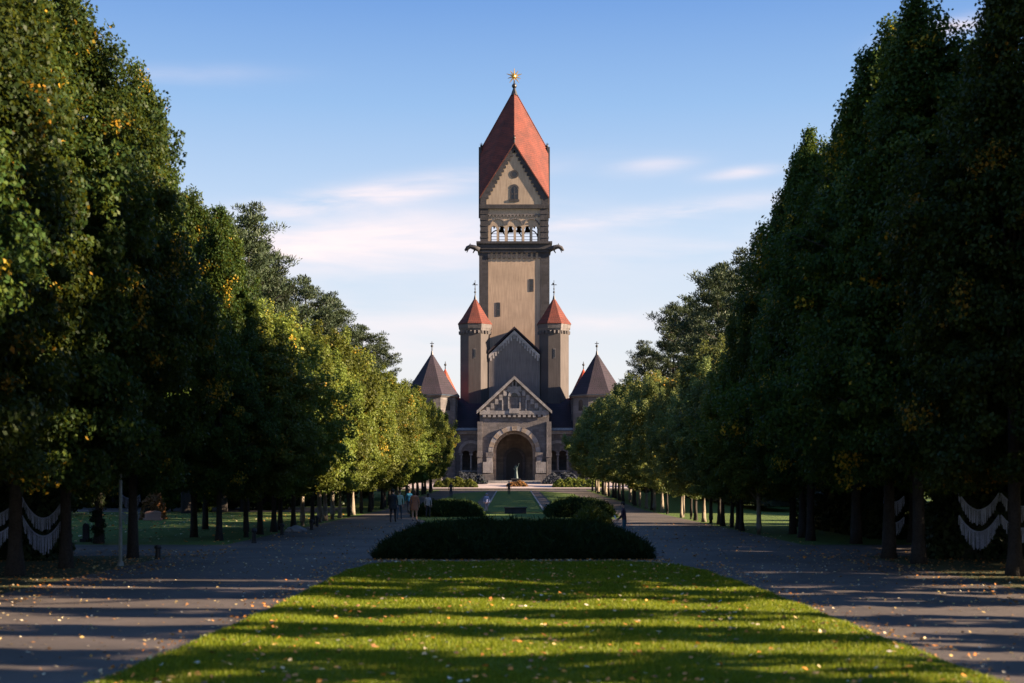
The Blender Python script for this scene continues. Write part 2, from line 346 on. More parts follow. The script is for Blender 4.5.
# ------------------------------------------------------------------ foliage meshes (numpy)
def quads_mesh(name, P, mat, tint):
    """P: (n,4,3) quads"""
    n = len(P); me = bpy.data.meshes.new(name)
    me.vertices.add(n*4); me.loops.add(n*4); me.polygons.add(n)
    me.vertices.foreach_set('co', np.ascontiguousarray(P, dtype=np.float32).ravel())
    me.loops.foreach_set('vertex_index', np.arange(n*4, dtype=np.int32))
    me.polygons.foreach_set('loop_start', np.arange(0, n*4, 4, dtype=np.int32))
    me.polygons.foreach_set('loop_total', np.full(n, 4, dtype=np.int32))
    me.update(calc_edges=True)
    a = me.attributes.new('tint', 'FLOAT', 'FACE'); a.data.foreach_set('value', tint.astype(np.float32))
    me.materials.append(mat)
    return me
def unit(v): return v / np.maximum(np.linalg.norm(v, axis=-1, keepdims=True), 1e-9)
def leaves(rng, C, out, L, W, upbias=0.4, outbias=0.8, fold=True):
    """leaf-shaped kites at centres C whose faces look roughly outwards"""
    n = len(C)
    nrm = unit(out*outbias + rng.normal(size=(n, 3))*0.75 + np.array([0, 0, upbias]))
    t = unit(np.cross(nrm, rng.normal(size=(n, 3))))
    s = np.cross(nrm, t)
    l = (L*rng.uniform(0.65, 1.35, n))[:, None]; w = (W*rng.uniform(0.65, 1.35, n))[:, None]
    droop = nrm*l*rng.uniform(-0.3, 0.1, n)[:, None]
    return np.stack([C - t*l*0.5, C + s*w*0.5 - t*l*0.08, C + t*l*0.5 + droop, C - s*w*0.5 - t*l*0.08], axis=1)
def lobes(rng, k=7):
    return [(rng.uniform(0, 6.28), rng.uniform(0.0, 1.0), rng.uniform(0.10, 0.26)) for _ in range(k)]
def crown_mesh(name, seed, H, base, r, nclump, per, L, W, mat, shape='cone', autumn=0.03, yel=0.0, ragged=1.0):
    rng = np.random.default_rng(seed)
    lb = lobes(rng, 12)
    def rad(t, a):
        if shape == 'cone':      # egg with a pointed top
            q = np.where(t < 0.26, 0.62 + 0.38*np.sin(np.clip(t/0.26, 0, 1)*math.pi/2), np.clip(1 - (t-0.26)/0.74, 0, 1)**0.6)
        elif shape == 'round':
            q = np.where(t < 0.3, 0.6 + 0.4*np.sin(np.clip(t/0.3, 0, 1)*math.pi/2), np.sqrt(np.clip(1-((t-0.3)/0.7)**2.1, 0, 1)))
        elif shape == 'egg':
            q = np.sin(np.clip(0.18 + t*0.82, 0, 1)*math.pi)**0.55
        else:                    # column
            q = np.where(t < 0.12, 0.6+t*3.3, np.clip(1-(t-.12)/.88, 0, 1)**0.45)
        k = np.ones_like(t)
        for (aa, tt, amp) in lb:
            da = np.cos(a-aa)
            k = k + ragged*amp*np.exp(-((t-tt)/0.12)**2)*np.clip(da, -0.2, 1)**1 - 0.02
        return r*q*k
    # clumps
    t = rng.beta(1.25, 1.25, nclump); a = rng.uniform(0, 2*math.pi, nclump)
    f = rng.uniform(0.0, 1, nclump)**0.33
    f = np.where(rng.random(nclump) < 0.78, 0.72 + 0.30*rng.random(nclump), f*0.75)
    rr = rad(t, a)*f
    C = np.stack([rr*np.cos(a), rr*np.sin(a), base + t*(H-base) + rng.normal(size=nclump)*0.15], 1)
    # leader tips that break the outline
    nt_ = max(6, int(nclump*0.13)); tt = rng.uniform(0.25, 1.0, nt_); ta = rng.uniform(0, 6.28, nt_)
    tr_ = rad(tt, ta)*1.07
    T = np.stack([tr_*np.cos(ta), tr_*np.sin(ta), base + tt*(H-base)+0.45], 1)
    C = np.concatenate([C, T]); t = np.concatenate([t, tt])
    nC = len(C); rho = np.where(np.arange(nC) >= nclump, 0.34, rng.uniform(0.28, 0.72, nC))*(r/3.6)**0.5
    idx = np.repeat(np.arange(nC), per)
    d = unit(rng.normal(size=(len(idx), 3))); q = rng.random(len(idx))**0.45
    squash = np.array([1.0, 1.0, 0.62])
    p = C[idx] + d*(rho[idx]*q)[:, None]*squash
    tipz = np.arange(nC)[idx] >= nclump
    p[tipz, 2] += (rng.random(tipz.sum())-0.35)*0.9
    outv = unit(np.stack([p[:, 0], p[:, 1], (p[:, 2]-base-(H-base)*0.35)*0.8], 1))*0.6 + d*0.6
    P = leaves(rng, p, outv, L, W)
    ct = rng.uniform(0.1, 0.75, nC)
    tint = ct[idx]*0.6 + rng.random(len(idx))*0.42 + yel*t[idx]
    au = rng.random(nC) < autumn*1.0
    tint = np.where(au[idx] & (rng.random(len(idx)) < 0.5), rng.uniform(0.9, 1.0, len(idx)), np.clip(tint, 0, 0.9))
    tint = np.where(rng.random(len(idx)) < autumn*0.07, 0.97, tint)
    return quads_mesh(name, P, mat, tint), C
def trunk_mb(seed, H, base, rt, C=None, nlimb=14, lean=0.15):
    rnd = random.Random(seed); b = MB()
    k = 9; ax = rnd.uniform(-lean, lean); ay = rnd.uniform(-lean, lean)
    top = H*0.88; pts = []; rad = []
    for i in range(k):
        s = i/(k-1)
        pts.append((ax*s*math.sin(s*2.5)*2+rnd.uniform(-.03,.03)*s*2, ay*s*math.sin(s*3)*2, -0.15+s*(top+0.15)))
        rad.append(rt*(1.0-0.9*s**0.9))
    rad[0] *= 1.55; pts.insert(1, (0, 0, 0.35)); rad.insert(1, rt*1.12)
    b.path(pts, rad, 10)
    cl = list(C) if C is not None else []
    for i in range(nlimb):
        s = 0.18+0.75*i/nlimb
        z0 = max(base*0.85, s*top*0.95)
        a = i*2.4+rnd.uniform(-.4, .4)
        if cl:
            q = rnd.choice(cl); e = Vector((q[0], q[1], max(q[2], z0+0.4)))
            if e.z > z0+4: e.z = z0+rnd.uniform(1, 3)
        else: e = Vector((math.cos(a)*2, math.sin(a)*2, z0+1.5))
        st = Vector((ax*s, ay*s, z0)); mid = st.lerp(e, .5)+Vector((0, 0, -0.25))
        r0 = rt*(1-.88*s)*0.5
        b.path([st, mid, e], [r0, r0*.65, r0*.2], 6)
    return b

# master trees: (trunk mesh, crown mesh)
def master(kind, seed, H, base, r, nclump, per, L, W, leaf, rt, bark, shape='cone', autumn=0.03, yel=0.0, nlimb=14, ragged=1.0):
    cm, C = crown_mesh('crown_'+kind, seed, H, base, r, nclump, per, L, W, leaf, shape, autumn, yel, ragged)
    tm = trunk_mb(seed, H, base, rt, C[:400], nlimb)
    me = bpy.data.meshes.new('trunk_'+kind); me.from_pydata(tm.v, [], tm.f); me.materials.append(bark)
    me.polygons.foreach_set('use_smooth', [True]*len(me.polygons)); me.update()
    return (tm and me, cm, H)
TALL = [master('tall', 11+i, 14.0, 2.25, 3.9, 700, 210, 0.12, 0.092, M['leaf_tall'], 0.21, M['bark'], 'cone', 0.06, 0, 14, 1.6) for i in range(4)]
LIME = [master('lime', 31+i, 10.6, 2.15, 3.15, 430, 130, 0.14, 0.11, M['leaf_lime'], 0.15, M['palebark'] if i % 2 else M['bark'], 'round', 0.05, 0.12, 14, 1.3) for i in range(5)]
LIME_SUNLIT = []
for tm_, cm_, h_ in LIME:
    c2 = cm_.copy(); c2.materials.clear(); c2.materials.append(M['leaf_lime_sunlit']); LIME_SUNLIT.append((tm_, c2, h_))
HIGH = [master('high', 45, 17.0, 8.6, 3.3, 420, 150, 0.14, 0.11, M['leaf_tall'], 0.3, M['bark'], 'egg', 0.05)]
SLIM = [master('slim', 51, 9.0, 0.5, 0.95, 150, 110, 0.13, 0.1, M['leaf_tall'], 0.12, M['bark'], 'column', 0.03, 0, 14, .35)]
WOOD = [master('wood', 61+i, 12.5, 0.15, 4.6, 480, 110, 0.24, 0.18, M['leaf_tall'], 0.3, M['bark'], 'egg', 0.02) for i in range(2)]
def pine_meshes(seed, H):
    rng = np.random.default_rng(seed); rnd = random.Random(seed)
    b = MB(); pts = []; rad = []
    lx = rnd.uniform(-.8, .8); ly = rnd.uniform(-.8, .8)
    for i in range(10):
        s = i/9; pts.append((lx*s*s, ly*s*s, -0.2+s*(H*0.95))); rad.append(0.34*(1-.88*s))
    b.path(pts, rad, 9)
    PC = []
    nb = 46
    for i in range(nb):
        s = 0.30+0.68*i/nb
        z0 = s*H*0.95; a = i*2.4+rnd.uniform(-.5, .5)
        ln = (1-s)**0.6*5.8*rnd.uniform(0.55, 1.15)+0.9
        st = Vector((lx*s*s, ly*s*s, z0)); e = st+Vector((math.cos(a)*ln, math.sin(a)*ln, ln*rnd.uniform(.12, .5)))
        mid = st.lerp(e, .55)+Vector((0, 0, -0.12*ln))
        r0 = .11*(1-s)+.03
        b.path([st, mid, e], [r0, r0*.7, r0*.25], 5)
        for j in range(6):
            u = .3+.7*j/5; c = (st.lerp(mid, min(1, u/.55)) if u < .55 else mid.lerp(e, (u-.55)/.45))
            PC.append((c.x+rnd.uniform(-.5, .5), c.y+rnd.uniform(-.5, .5), c.z+.2, .36+.4*rnd.random()))
    for j in range(10): PC.append((lx+rnd.uniform(-.7, .7), ly+rnd.uniform(-.7, .7), H*(.93+.07*rnd.random()), .45))
    PC = np.array(PC); per = 90
    idx = np.repeat(np.arange(len(PC)), per); d = unit(rng.normal(size=(len(idx), 3)))
    p = PC[idx, :3] + d*(PC[idx, 3]*rng.random(len(idx))**.5)[:, None]*np.array([1.25, 1.25, .5])
    n = len(p); t = unit(d*0.8+rng.normal(size=(n, 3))*.5+np.array([0, 0, .7])); s = unit(np.cross(t, rng.normal(size=(n, 3))))
    l = rng.uniform(.14, .3, n)[:, None]; w = rng.uniform(.05, .09, n)[:, None]
    P = np.stack([p-s*w*.5, p+s*w*.5, p+s*w*.3+t*l, p-s*w*.3+t*l], 1)
    cm = quads_mesh('crown_pine', P, M['leaf_pine'], rng.random(n))
    me = bpy.data.meshes.new('trunk_pine'); me.from_pydata(b.v, [], b.f); me.materials.append(M['bark']); me.update()
    return (me, cm, H)
PINE = [pine_meshes(71+i, 21) for i in range(3)]

TREES = []
def tree(name, var, x, y, H, label, cat, group, rs=1.0, leafmat=None):
    tm, cm, h0 = var
    k = H/h0
    o = empty(name, (x, y, zg(y)), random.uniform(0, 6.28), (k*rs, k*rs, k))
    tag(o, label, cat, group)
    link('trunk', tm, o); link('crown', cm, o)
    TREES.append(o); return o
ORD = ['first', 'second', 'third', 'fourth', 'fifth', 'sixth', 'seventh', 'eighth', 'ninth', 'tenth', 'eleventh', 'twelfth', 'thirteenth', 'fourteenth', 'fifteenth', 'sixteenth', 'seventeenth', 'eighteenth', 'nineteenth', 'twentieth', 'twenty-first', 'twenty-second', 'twenty-third', 'twenty-fourth', 'twenty-fifth', 'twenty-sixth', 'twenty-seventh', 'twenty-eighth', 'twenty-ninth', 'thirtieth', 'thirty-first', 'thirty-second', 'thirty-third', 'thirty-fourth', 'thirty-fifth']
def ypx(px, X=10.6): return X*F/abs(CX-px)
# near tall trees
tallL = [(-12.3, 24.5, 13.5), (-12.0, 29.0, 14.5), (-11.9, 34.0, 14.0), (-11.6, 36.9, 14.4), (-11.2, 41.9, 13.7), (-14.8, 39.5, 14.6), (-15.0, 51.5, 14.6), (-11.2, 54.2, 11.9), (-12.9, 57.5, 13.2), (-14.5, 67, 13.2)]
for i, (x, y, h) in enumerate(tallL):
    tree('deciduous_tree', TALL[i % 4], x, y, h, 'tall dark tree with thick trunk, %s from the camera left of the avenue' % ORD[i], 'tree', 'tall dark trees at the near left of the avenue', .88 if y < 35 else (.74 if y < 50 else .7))
tallR = [(12.0, 34.0, 13.8), (11.1, 38.9, 14.5), (11.0, 41.6, 14.8), (15, 46, 15.6), (15.4, 37, 14.6), (11.3, 54.0, 14.6), (11.6, 57.0, 14.6), (12.4, 51.4, 15.1), (14.8, 52.5, 15.4), (15.8, 60, 15.4), (12.0, 61, 14.0), (20, 33, 18), (20.5, 37, 18.5), (21, 41, 18), (15.0, 64, 12.5)]  # the tallest, farthest right, are added out of view to shade the left crowns
for i, (x, y, h) in enumerate(tallR):
    tree('deciduous_tree', TALL[(i+2) % 4], x, y, h, 'tall dark tree flecked yellow, %s from the camera right of the avenue' % ORD[i], 'tree', 'tall dark trees at the near right of the avenue', .85 if y < 53.5 else .7)
# lime rows
leftpx = [250, 263, 275, 284, 294, 303, 311, 319.5, 326.5, 333, 340, 347, 354, 361, 367.5, 374.5]
ys = [ypx(p) for p in leftpx]; y = ys[-1]
while y < 184: y += 4.4; ys.append(y)
for i, y in enumerate(ys):
    h = 9.0 if y < 63 else (9.4 if y < 110 else 9.9)
    tree('lime_tree', LIME[(i*2+(i//3)) % 5], -10.6+random.uniform(-.2, .2), y, h*random.uniform(.88, 1.1), 'yellowing pruned lime tree, %s from the camera in the left avenue row' % ORD[i], 'tree', 'lime trees in the left avenue row')
rightpx = [762, 746, 739, 731, 724, 717, 711, 705, 698, 691, 688-3.5, 681, 668, 662, 656]
ys = [ypx(p) for p in rightpx] ; y = ys[-1]
while y < 184: y += 4.3; ys.append(y)
for i, y in enumerate(ys):
    h = 8.2 if y < 85 else min(10.0, 8.2+(y-85)*.04)
    tree('lime_tree', (LIME_SUNLIT if y > 66 else LIME)[(i*3+1+(i//4)) % 5], 10.6+random.uniform(-.2, .2), y, h*random.uniform(.9, 1.1), 'greenish pruned lime tree, %s from the camera in the right avenue row' % ORD[i], 'tree', 'lime trees in the right avenue row', .74 if 84 < y < 100 else 1.0)
# slim trees added out of view right of the lawn to stripe it with shadow
for i, (y, rs) in enumerate([(12.4, 1.4), (14.2, 1.4), (16.1, 1.35), (19.3, 1.35), (22.3, 1.2), (26.4, 1.8), (28.9, 1.5), (31.6, 1.6)]):
    tree('shadow_stripe_tree', SLIM[0], 13.2, y, 8.5+i*.2, 'added unseen slim tree that stripes the lawn with shadow, %s from the camera' % ORD[i], 'tree', 'added trees out of view that stripe the lawn with shadow', rs)
tree('crown_shading_tree', HIGH[0], 16, 31.5, 17, 'added unseen high-crowned tree on the right that shades the left crowns', 'tree', None)  # this and the next are added out of view to shade near left crowns
tree('crown_shading_tree', HIGH[0], 17, 25.2, 16.5, 'added unseen high-crowned tree that shades the left crowns, nearer the camera', 'tree', None)
# pines behind the rows
pl = [(-20, 106, 22.8), (-23, 100, 22.5), (-21, 103, 21.5), (-19.5, 112, 20.0), (-21.5, 122, 22.5), (-20, 136, 21.5), (-18.5, 147, 20.0), (-21, 158, 22.5), (-18, 172, 20.5), (-17.5, 186, 20.0), (-25, 116, 20), (-24, 145, 21)]
for i, (x, y, h) in enumerate(pl):
    tree('pine_tree', PINE[i % 3], x, y, h*1.0, 'dark pine rising behind the left lime row, %s from the camera' % ORD[i], 'pine', 'pines behind the left lime row')
pr = [(19.5, 139, 22.0), (21, 147, 23.5), (22, 132, 22.5), (17.5, 158, 20.5), (20.5, 163, 22.0), (16.5, 176, 18.0)]
for i, (x, y, h) in enumerate(pr):
    tree('pine_tree', PINE[(i+1) % 3], x, y, h*1.04, 'dark pine rising behind the right lime row, %s from the camera' % ORD[i], 'pine', 'pines behind the right lime row')
# woods that close the view under the crowns
woodL = [(-20, 112), (-24, 106), (-47, 92), (-50, 104), (-33, 118), (-27, 121), (-22, 141), (-33, 62), (-30, 74), (-36, 84), (-31, 93), (-38, 100), (-42, 128), (-36, 132), (-30, 134), (-26, 128), (-19, 130), (-17, 150), (-22, 168), (-46, 112), (-40, 70), (-26, 44), (-30, 52), (-22, 35), (-24, 28), (-17, 190), (-19, 205)]
for i, (x, y) in enumerate(woodL):
    tree('woodland_tree', WOOD[i % 2], x, y, random.uniform(9.5, 12.5), 'dense dark tree in the wood behind the left avenue row', 'tree', 'dense trees behind the left avenue row')
woodR = [(24, 60), (26, 69), (25, 101), (24, 108), (25, 116), (24, 134), (23, 142), (44, 60), (45, 68), (44, 77), (46, 86), (44, 95), (46, 104), (45, 114), (44, 124), (45, 135), (46, 146), (45, 158), (44, 172), (45, 190), (22, 57), (24, 65), (20, 52), (27, 50), (20, 44), (23, 38), (24, 74), (25, 104), (23, 112), (22, 120), (20, 126), (20, 150), (18, 170), (17, 186), (19, 200), (34, 80)]
for i, (x, y) in enumerate(woodR):
    tree('woodland_tree', WOOD[i % 2], x, y, random.uniform(5.5, 7) if y > 66 else random.uniform(10, 12), 'dense dark tree in the wood behind the right avenue row', 'tree', 'dense trees behind the right avenue row')

# ------------------------------------------------------------------ bushes and hedges
def bush(name, x0, x1, y0, y1, h, mat, label, cat, seed, n=26000, L=.12, W=.045, spiky=1.0, group=None, slope=.9, clump=.22, shape='mound'):
    rng = np.random.default_rng(seed)
    cx, cy = (x0+x1)/2, (y0+y1)/2; ax, ay = (x1-x0)/2, (y1-y0)/2
    def top(x, y):
        dx = np.minimum(x+ax, ax-x); dy = np.minimum(y+ay, ay-y)
        e = np.minimum(dx, dy)
        if shape == 'box': f = np.clip(e/.12, 0, 1)
        else: f = 1-np.exp(-np.clip(e, 0, None)/slope)
        f = f/(1-math.exp(-min(ax, ay)/slope)) if shape != 'box' else f
        return h*np.clip(f, 0, 1.02)*(1+.13*np.sin(x*1.7+seed)*np.cos(y*1.3)+.12*np.sin(x*4.1+1.3*y)+.06*np.sin(x*9.7+y*3))
    nc = n//22
    X = rng.uniform(-ax, ax, nc); Y = rng.uniform(-ay, ay, nc)
    Z = top(X, Y)*np.where(rng.random(nc) < .7, rng.uniform(.88, 1.0, nc), rng.uniform(.05, .9, nc))
    if shape == 'box': Z = h*rng.random(nc)**.6
    idx = np.repeat(np.arange(nc), 22); m = len(idx)
    d = unit(rng.normal(size=(m, 3))); p = np.stack([X[idx], Y[idx], Z[idx]], 1)+d*(clump*rng.random(m)**.5)[:, None]
    p[:, 2] = np.maximum(p[:, 2], .02)
    if spiky > .5:
        cd = unit(np.stack([rng.normal(size=nc), rng.normal(size=nc), np.full(nc, .9)], 1))
        t = unit(cd[idx]+rng.normal(size=(m, 3))*.35); s = unit(np.cross(t, rng.normal(size=(m, 3))))
        l = rng.uniform(.6, 1.5, m)[:, None]*L; w = np.full((m, 1), W)
        P = np.stack([p-s*w*.5, p+s*w*.5, p+s*w*.15+t*l, p-s*w*.15+t*l], 1)
    else:
        P = leaves(rng, p, d, L, W)
    cm = quads_mesh('foliage', P, mat, np.clip(rng.uniform(0, .8, nc)[idx]*.7+rng.random(m)*.4, 0, 1))
    # woody core under the leaves
    b = MB(); gx, gy = 14, 8; vs = []
    for j in range(gy+1):
        for i in range(gx+1):
            x = -ax*.97+2*ax*.97*i/gx; y = -ay*.97+2*ay*.97*j/gy
            z = float(top(np.array([x]), np.array([y]))[0])*.86 if 0 < i < gx and 0 < j < gy else 0.0
            vs.append((x, y, z))
    b.add(vs, [(j*(gx+1)+i, j*(gx+1)+i+1, (j+1)*(gx+1)+i+1, (j+1)*(gx+1)+i) for j in range(gy) for i in range(gx)])
    o = empty(name, (cx, cy, zg(cy))); tag(o, label, cat, group)
    b.build('branches', M['dark_ivy'], o); link('foliage', cm, o)
    return o
bush('juniper_bush', -3.85, 3.95, 41.15, 48.5, .68, M['leaf_juniper'], 'broad low black-green juniper bed at the head of the near lawn', 'bush', 3, 130000, .21, .04, clump=.3, slope=.75)
bush('juniper_bush', -6.2, -2.2, 89, 97, .6, M['leaf_juniper'], 'low juniper clump left of the dark stone block', 'bush', 4, 40000, .24, .06, clump=.34, slope=.4)
bush('juniper_bush', 2.4, 6.2, 88, 98, .72, M['leaf_juniper'], 'low juniper clump right of the dark stone block', 'bush', 5, 46000, .26, .06, clump=.34, slope=.4)
bush('juniper_bush', 3.5, 5.0, 74, 79, .6, M['leaf_hedge'], 'lower brownish juniper clump behind the right end of the big bed', 'bush', 6, 16000, .2, .06, clump=.3)
bush('box_hedge', -11, -5.0, 197.5, 199.6, 1.1, M['leaf_hedge'], 'low clipped yellow-green hedge left of the chapel entrance', 'hedge', 8, 16000, .16, .12, 0, shape='mound', slope=.5)
bush('box_hedge', 5.6, 12.5, 197.5, 199.6, 1.1, M['leaf_hedge'], 'low clipped yellow-green hedge right of the chapel entrance', 'hedge', 9, 16000, .16, .12, 0, shape='mound', slope=.5)
bush('shrub', -9.2, -3.9, 207.4, 210.6, 1.5, M['leaf_grey'], 'dark grey-blue shrub against the wall left of the entrance arch', 'shrub', 10, 16000, .2, .09, 0, slope=1.0)
bush('shrub', 4.4, 9.8, 207.4, 210.6, 1.5, M['leaf_grey'], 'dark grey-blue shrub against the wall right of the entrance arch', 'shrub', 12, 16000, .2, .09, 0, slope=1.0)
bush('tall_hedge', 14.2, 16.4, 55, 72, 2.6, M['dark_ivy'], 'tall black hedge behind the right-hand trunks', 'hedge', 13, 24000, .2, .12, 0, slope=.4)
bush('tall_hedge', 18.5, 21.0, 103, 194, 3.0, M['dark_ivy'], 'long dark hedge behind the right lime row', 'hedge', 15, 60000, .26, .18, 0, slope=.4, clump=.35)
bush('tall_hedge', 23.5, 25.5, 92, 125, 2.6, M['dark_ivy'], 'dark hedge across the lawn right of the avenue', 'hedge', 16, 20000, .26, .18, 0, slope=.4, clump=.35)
bush('tall_hedge', -17.5, -13.2, 40.6, 42.4, 2.7, M['dark_ivy'], 'added black hedge as dark backing behind the two nearest left trunks', 'hedge', 17, 26000, .2, .12, 0, slope=.25)  # this and the next are added to give darkness behind the garlands
bush('tall_hedge', 12.3, 19, 41.2, 42.8, 2.7, M['dark_ivy'], 'added black hedge as dark backing for the garlands at the right edge', 'hedge', 18, 30000, .2, .12, 0, slope=.25)
bush('rust_shrub', wx(144, 84), wx(160, 84), 83, 85.5, 1.5, M['leaf_brown'], 'rust-brown shrub standing behind the pink stone on the left lawn', 'shrub', 14, 7000, .14, .1, 0, slope=.5)
for i, (x0, x1, y0, y1, h) in enumerate([(-60, -14.5, 119.5, 121.5, 2.4), (-62, -20, 56, 58, 0.7)]):
    if i: continue
    bush('tall_hedge', x0, x1, y0, y1, h, M['dark_ivy'], 'long dark hedge across the far end of the left lawn', 'hedge', 20+i, 40000, .3, .2, 0, slope=.4, clump=.4)
# grass blades on the near lawn and leaf litter: nobody could count them
def inpoly(x, y, poly):
    c = np.zeros(len(x), bool); n = len(poly)
    for i in range(n):
        x0, y0 = poly[i]; x1, y1 = poly[(i+1) % n]
        k = ((y0 > y) != (y1 > y)) & (x < (x1-x0)*(y-y0)/((y1-y0) if y1 != y0 else 1e-9)+x0)
        c ^= k
    return c
rng = np.random.default_rng(99)
n = 420000
Y = 14.5 + (39.4-14.5)*rng.random(n)**1.45; X = rng.uniform(-5, 5.7, n); k = inpoly(X, Y, lawn_poly); X = X[k]; Y = Y[k]; n = len(X)
a = rng.uniform(0, 6.28, n); sc_ = (Y/22)**.6
h = rng.uniform(.025, .06, n)*(1+.5*np.sin(X*2.3+Y)*np.cos(Y*1.1)); w = rng.uniform(.004, .008, n)*sc_
le = rng.normal(size=(n, 2))*.02
p = np.stack([X, Y, np.full(n, .03)], 1); s = np.stack([np.cos(a), np.sin(a), np.zeros(n)], 1)*w[:, None]
tp = p+np.stack([le[:, 0], le[:, 1], h], 1); P = np.stack([p-s, p+s, tp+s*.25, tp-s*.25], 1)
tag(link('grass', quads_mesh('grass', P, M['blade'], np.clip(rng.random(n)*.8+.2*(rng.random(n) < .08), 0, 1))), 'short green grass blades covering the near lawn', 'grass', kind='stuff')
def litter(n, xr, yr, z, seed, size=.075, pw=1.0, poly=None, mask=None):
    rng = np.random.default_rng(seed); X = rng.uniform(*xr, n); Y = yr[0]+(yr[1]-yr[0])*rng.random(n)**pw
    if poly is not None: k = inpoly(X, Y, poly); X, Y = X[k], Y[k]
    if mask is not None: k = mask(X, Y, rng); X, Y = X[k], Y[k]
    n = len(X); Z = np.array([zg(t) for t in Y])+z
    C = np.stack([X, Y, Z+rng.uniform(0, .02, n)], 1)
    P = leaves(rng, C, np.tile([0, 0, 1.0], (n, 1)), size, size*.8, 1.2, .6)
    P[:, :, 2] = np.maximum(P[:, :, 2], Z[:, None]+.001)
    return P, np.where(rng.random(n) < .33, rng.uniform(.45, .62, n), rng.random(n))
P1, t1 = litter(1900, (-5, 5.6), (14, 39.2), .065, 5, .085, 1.1, lawn_poly)
def pm(X, Y, rng): return (~inpoly(X, Y, lawn_poly)) & (rng.random(len(X)) < np.clip(.25+.75*(np.abs(X)/11)**2, 0, 1))
P2, t2 = litter(6500, (-11.2, 11.2), (14, 41), .008, 6, .06, 1.0, None, pm)
P3, t3 = litter(2600, (-19, -9), (26, 47), .01, 7, .08)
P4, t4 = litter(2200, (9, 19), (26, 47), .01, 8, .08)
P5, t5 = litter(1800, (-11, 11), (41, 75), .01, 9, .09, 1.3, None, lambda X, Y, r: (np.abs(X) > 4.3))
P6, t6 = litter(900, (-4.4, 4.5), (39.5, 41.0), .01, 10, .08)
P7, t7 = litter(2500, (-45, -11), (52, 100), .02, 11, .12)
P8, t8 = litter(9000, (-6.4, 7.0), (14, 40), .012, 12, .06, 1.0, None, lambda X, Y, r: (np.abs(np.abs(X-.45)-4.95)+.6*r.random(len(X)) < .75))
P = np.concatenate([P8, P1, P2, P3, P4, P5, P6, P7]); t = np.concatenate([t8, t1, t2*.5+.5*(t2 > .5), t3*.8, t4*.8, t5, t6, t7])
tag(link('fallen_leaves', quads_mesh('fallen_leaves', P, M['litter'], t)), 'fallen orange and pale autumn leaves scattered over lawn and paths', 'leaves', kind='stuff')
# a few coarse grass tufts along lawn edges
exec_parts = True

# ------------------------------------------------------------------ chapel
BX = wx(514.3, 226)          # axis of the building
chapel = empty('chapel', (BX, 212, 2.0))
tag(chapel, 'large stone chapel with tall red-roofed bell tower closing the avenue', 'chapel')
CM = Matrix.Translation((0, -212, -2.0))   # world y,z -> local ; x already local
def cmb(rot=None, c=None):
    if rot is None: return MB(CM.copy())
    return MB(CM @ Matrix.Translation(c) @ Matrix.Rotation(rot, 4, 'Z') @ Matrix.Translation((-c[0], -c[1], -c[2])))
# ---- tower
TY = 226.0; ts = TY/F; HW = 5.42; TC = (0, TY+HW, 0)
def tz(py): return EYE+(HY-py)*ts
z_corn0, z_corn1 = tz(252.5), tz(242.5); z_bel0 = tz(242); z_bel1 = tz(208.5); z_str1 = tz(204.5); z_corner = tz(196.5); z_peak = tz(143); z_apex = EYE+(HY-90)*(TY+HW)/F
b = cmb(); b.cur = 0
b.box(-HW+.1, HW-.1, TY+.1, TY+2*HW-.1, 1.0, z_corn0)                       # plaster shaft
shaft = b.build('bell_tower', M['plaster'], chapel)
b = cmb()
for sx in (-1, 1):
    for y0 in (TY, TY+2*HW-1.5):
        x0, x1 = (sx*(HW+.18), sx*(HW-1.28)); x0, x1 = min(x0, x1), max(x0, x1)
        yy = y0+.0 if y0 == TY else y0+.02
        b.box(x0, x1, yy, yy+1.48, 1.0, z_corn0-.003)
        z = 16.0; kk = 0
        while False:                     # toothed quoins
            if kk % 2: b.box(min(sx*(HW-1.28), sx*(HW-1.62)), max(sx*(HW-1.28), sx*(HW-1.62)), yy+.03, yy+.9, z, z+.55)
            z += .62; kk += 1
b.build('corner_pilasters', M['darkstone'], shaft)
# cornice with corbels and gallery ring
b = cmb()
b.box(-HW-.35, HW+.35, TY-.35, TY+2*HW+.35, z_corn0+.5, z_corn1-.25)
b.box(-HW-.6, HW+.6, TY-.6, TY+2*HW+.6, z_corn1-.25, z_corn1+.12)
b.box(-HW-.2, HW+.2, TY-.2, TY+2*HW+.2, z_corn0, z_corn0+.5)
for r_ in range(4):
    q = cmb(r_*math.pi/2, TC)
    for i in range(11):
        x = -4.0+8.0*i/10
        q.box(x-.2, x+.2, TY-.1, TY+.2, z_corn0-.95, z_corn0)
    b.v, b.f, b.m = b.v, b.f, b.m
    base = len(b.v); b.v += q.v; b.f += [[i+base for i in f] for f in q.f]; b.m += q.m
b.build('cornice', M['darkstone'], shaft)
# gargoyles
for sx in (-1, 1):
    for yy in (TY-.1,):
        g = cmb(); z = tz(247.5)
        x0 = sx*(HW+.4)
        g.path([(x0-sx*.3, yy, z-.35), (x0+sx*.5, yy-.1, z-.05), (x0+sx*1.15, yy-.15, z+.12), (x0+sx*1.6, yy-.18, z-.1), (x0+sx*2.0, yy-.2, z-.55)], [.42, .40, .34, .33, .16], 8)
        g.tube((x0+sx*1.35, yy-.15, z+.2), (x0+sx*1.15, yy-.2, z+.62), .1, .04, 5)
        g.tube((x0+sx*1.5, yy-.15, z-.3), (x0+sx*1.72, yy-.2, z-.85), .12, .05, 5)
        g.tube((x0+sx*.4, yy, z-.3), (x0+sx*.75, yy, z-.9), .16, .07, 5)
        g.build('gargoyle', M['darkstone'], shaft, True)
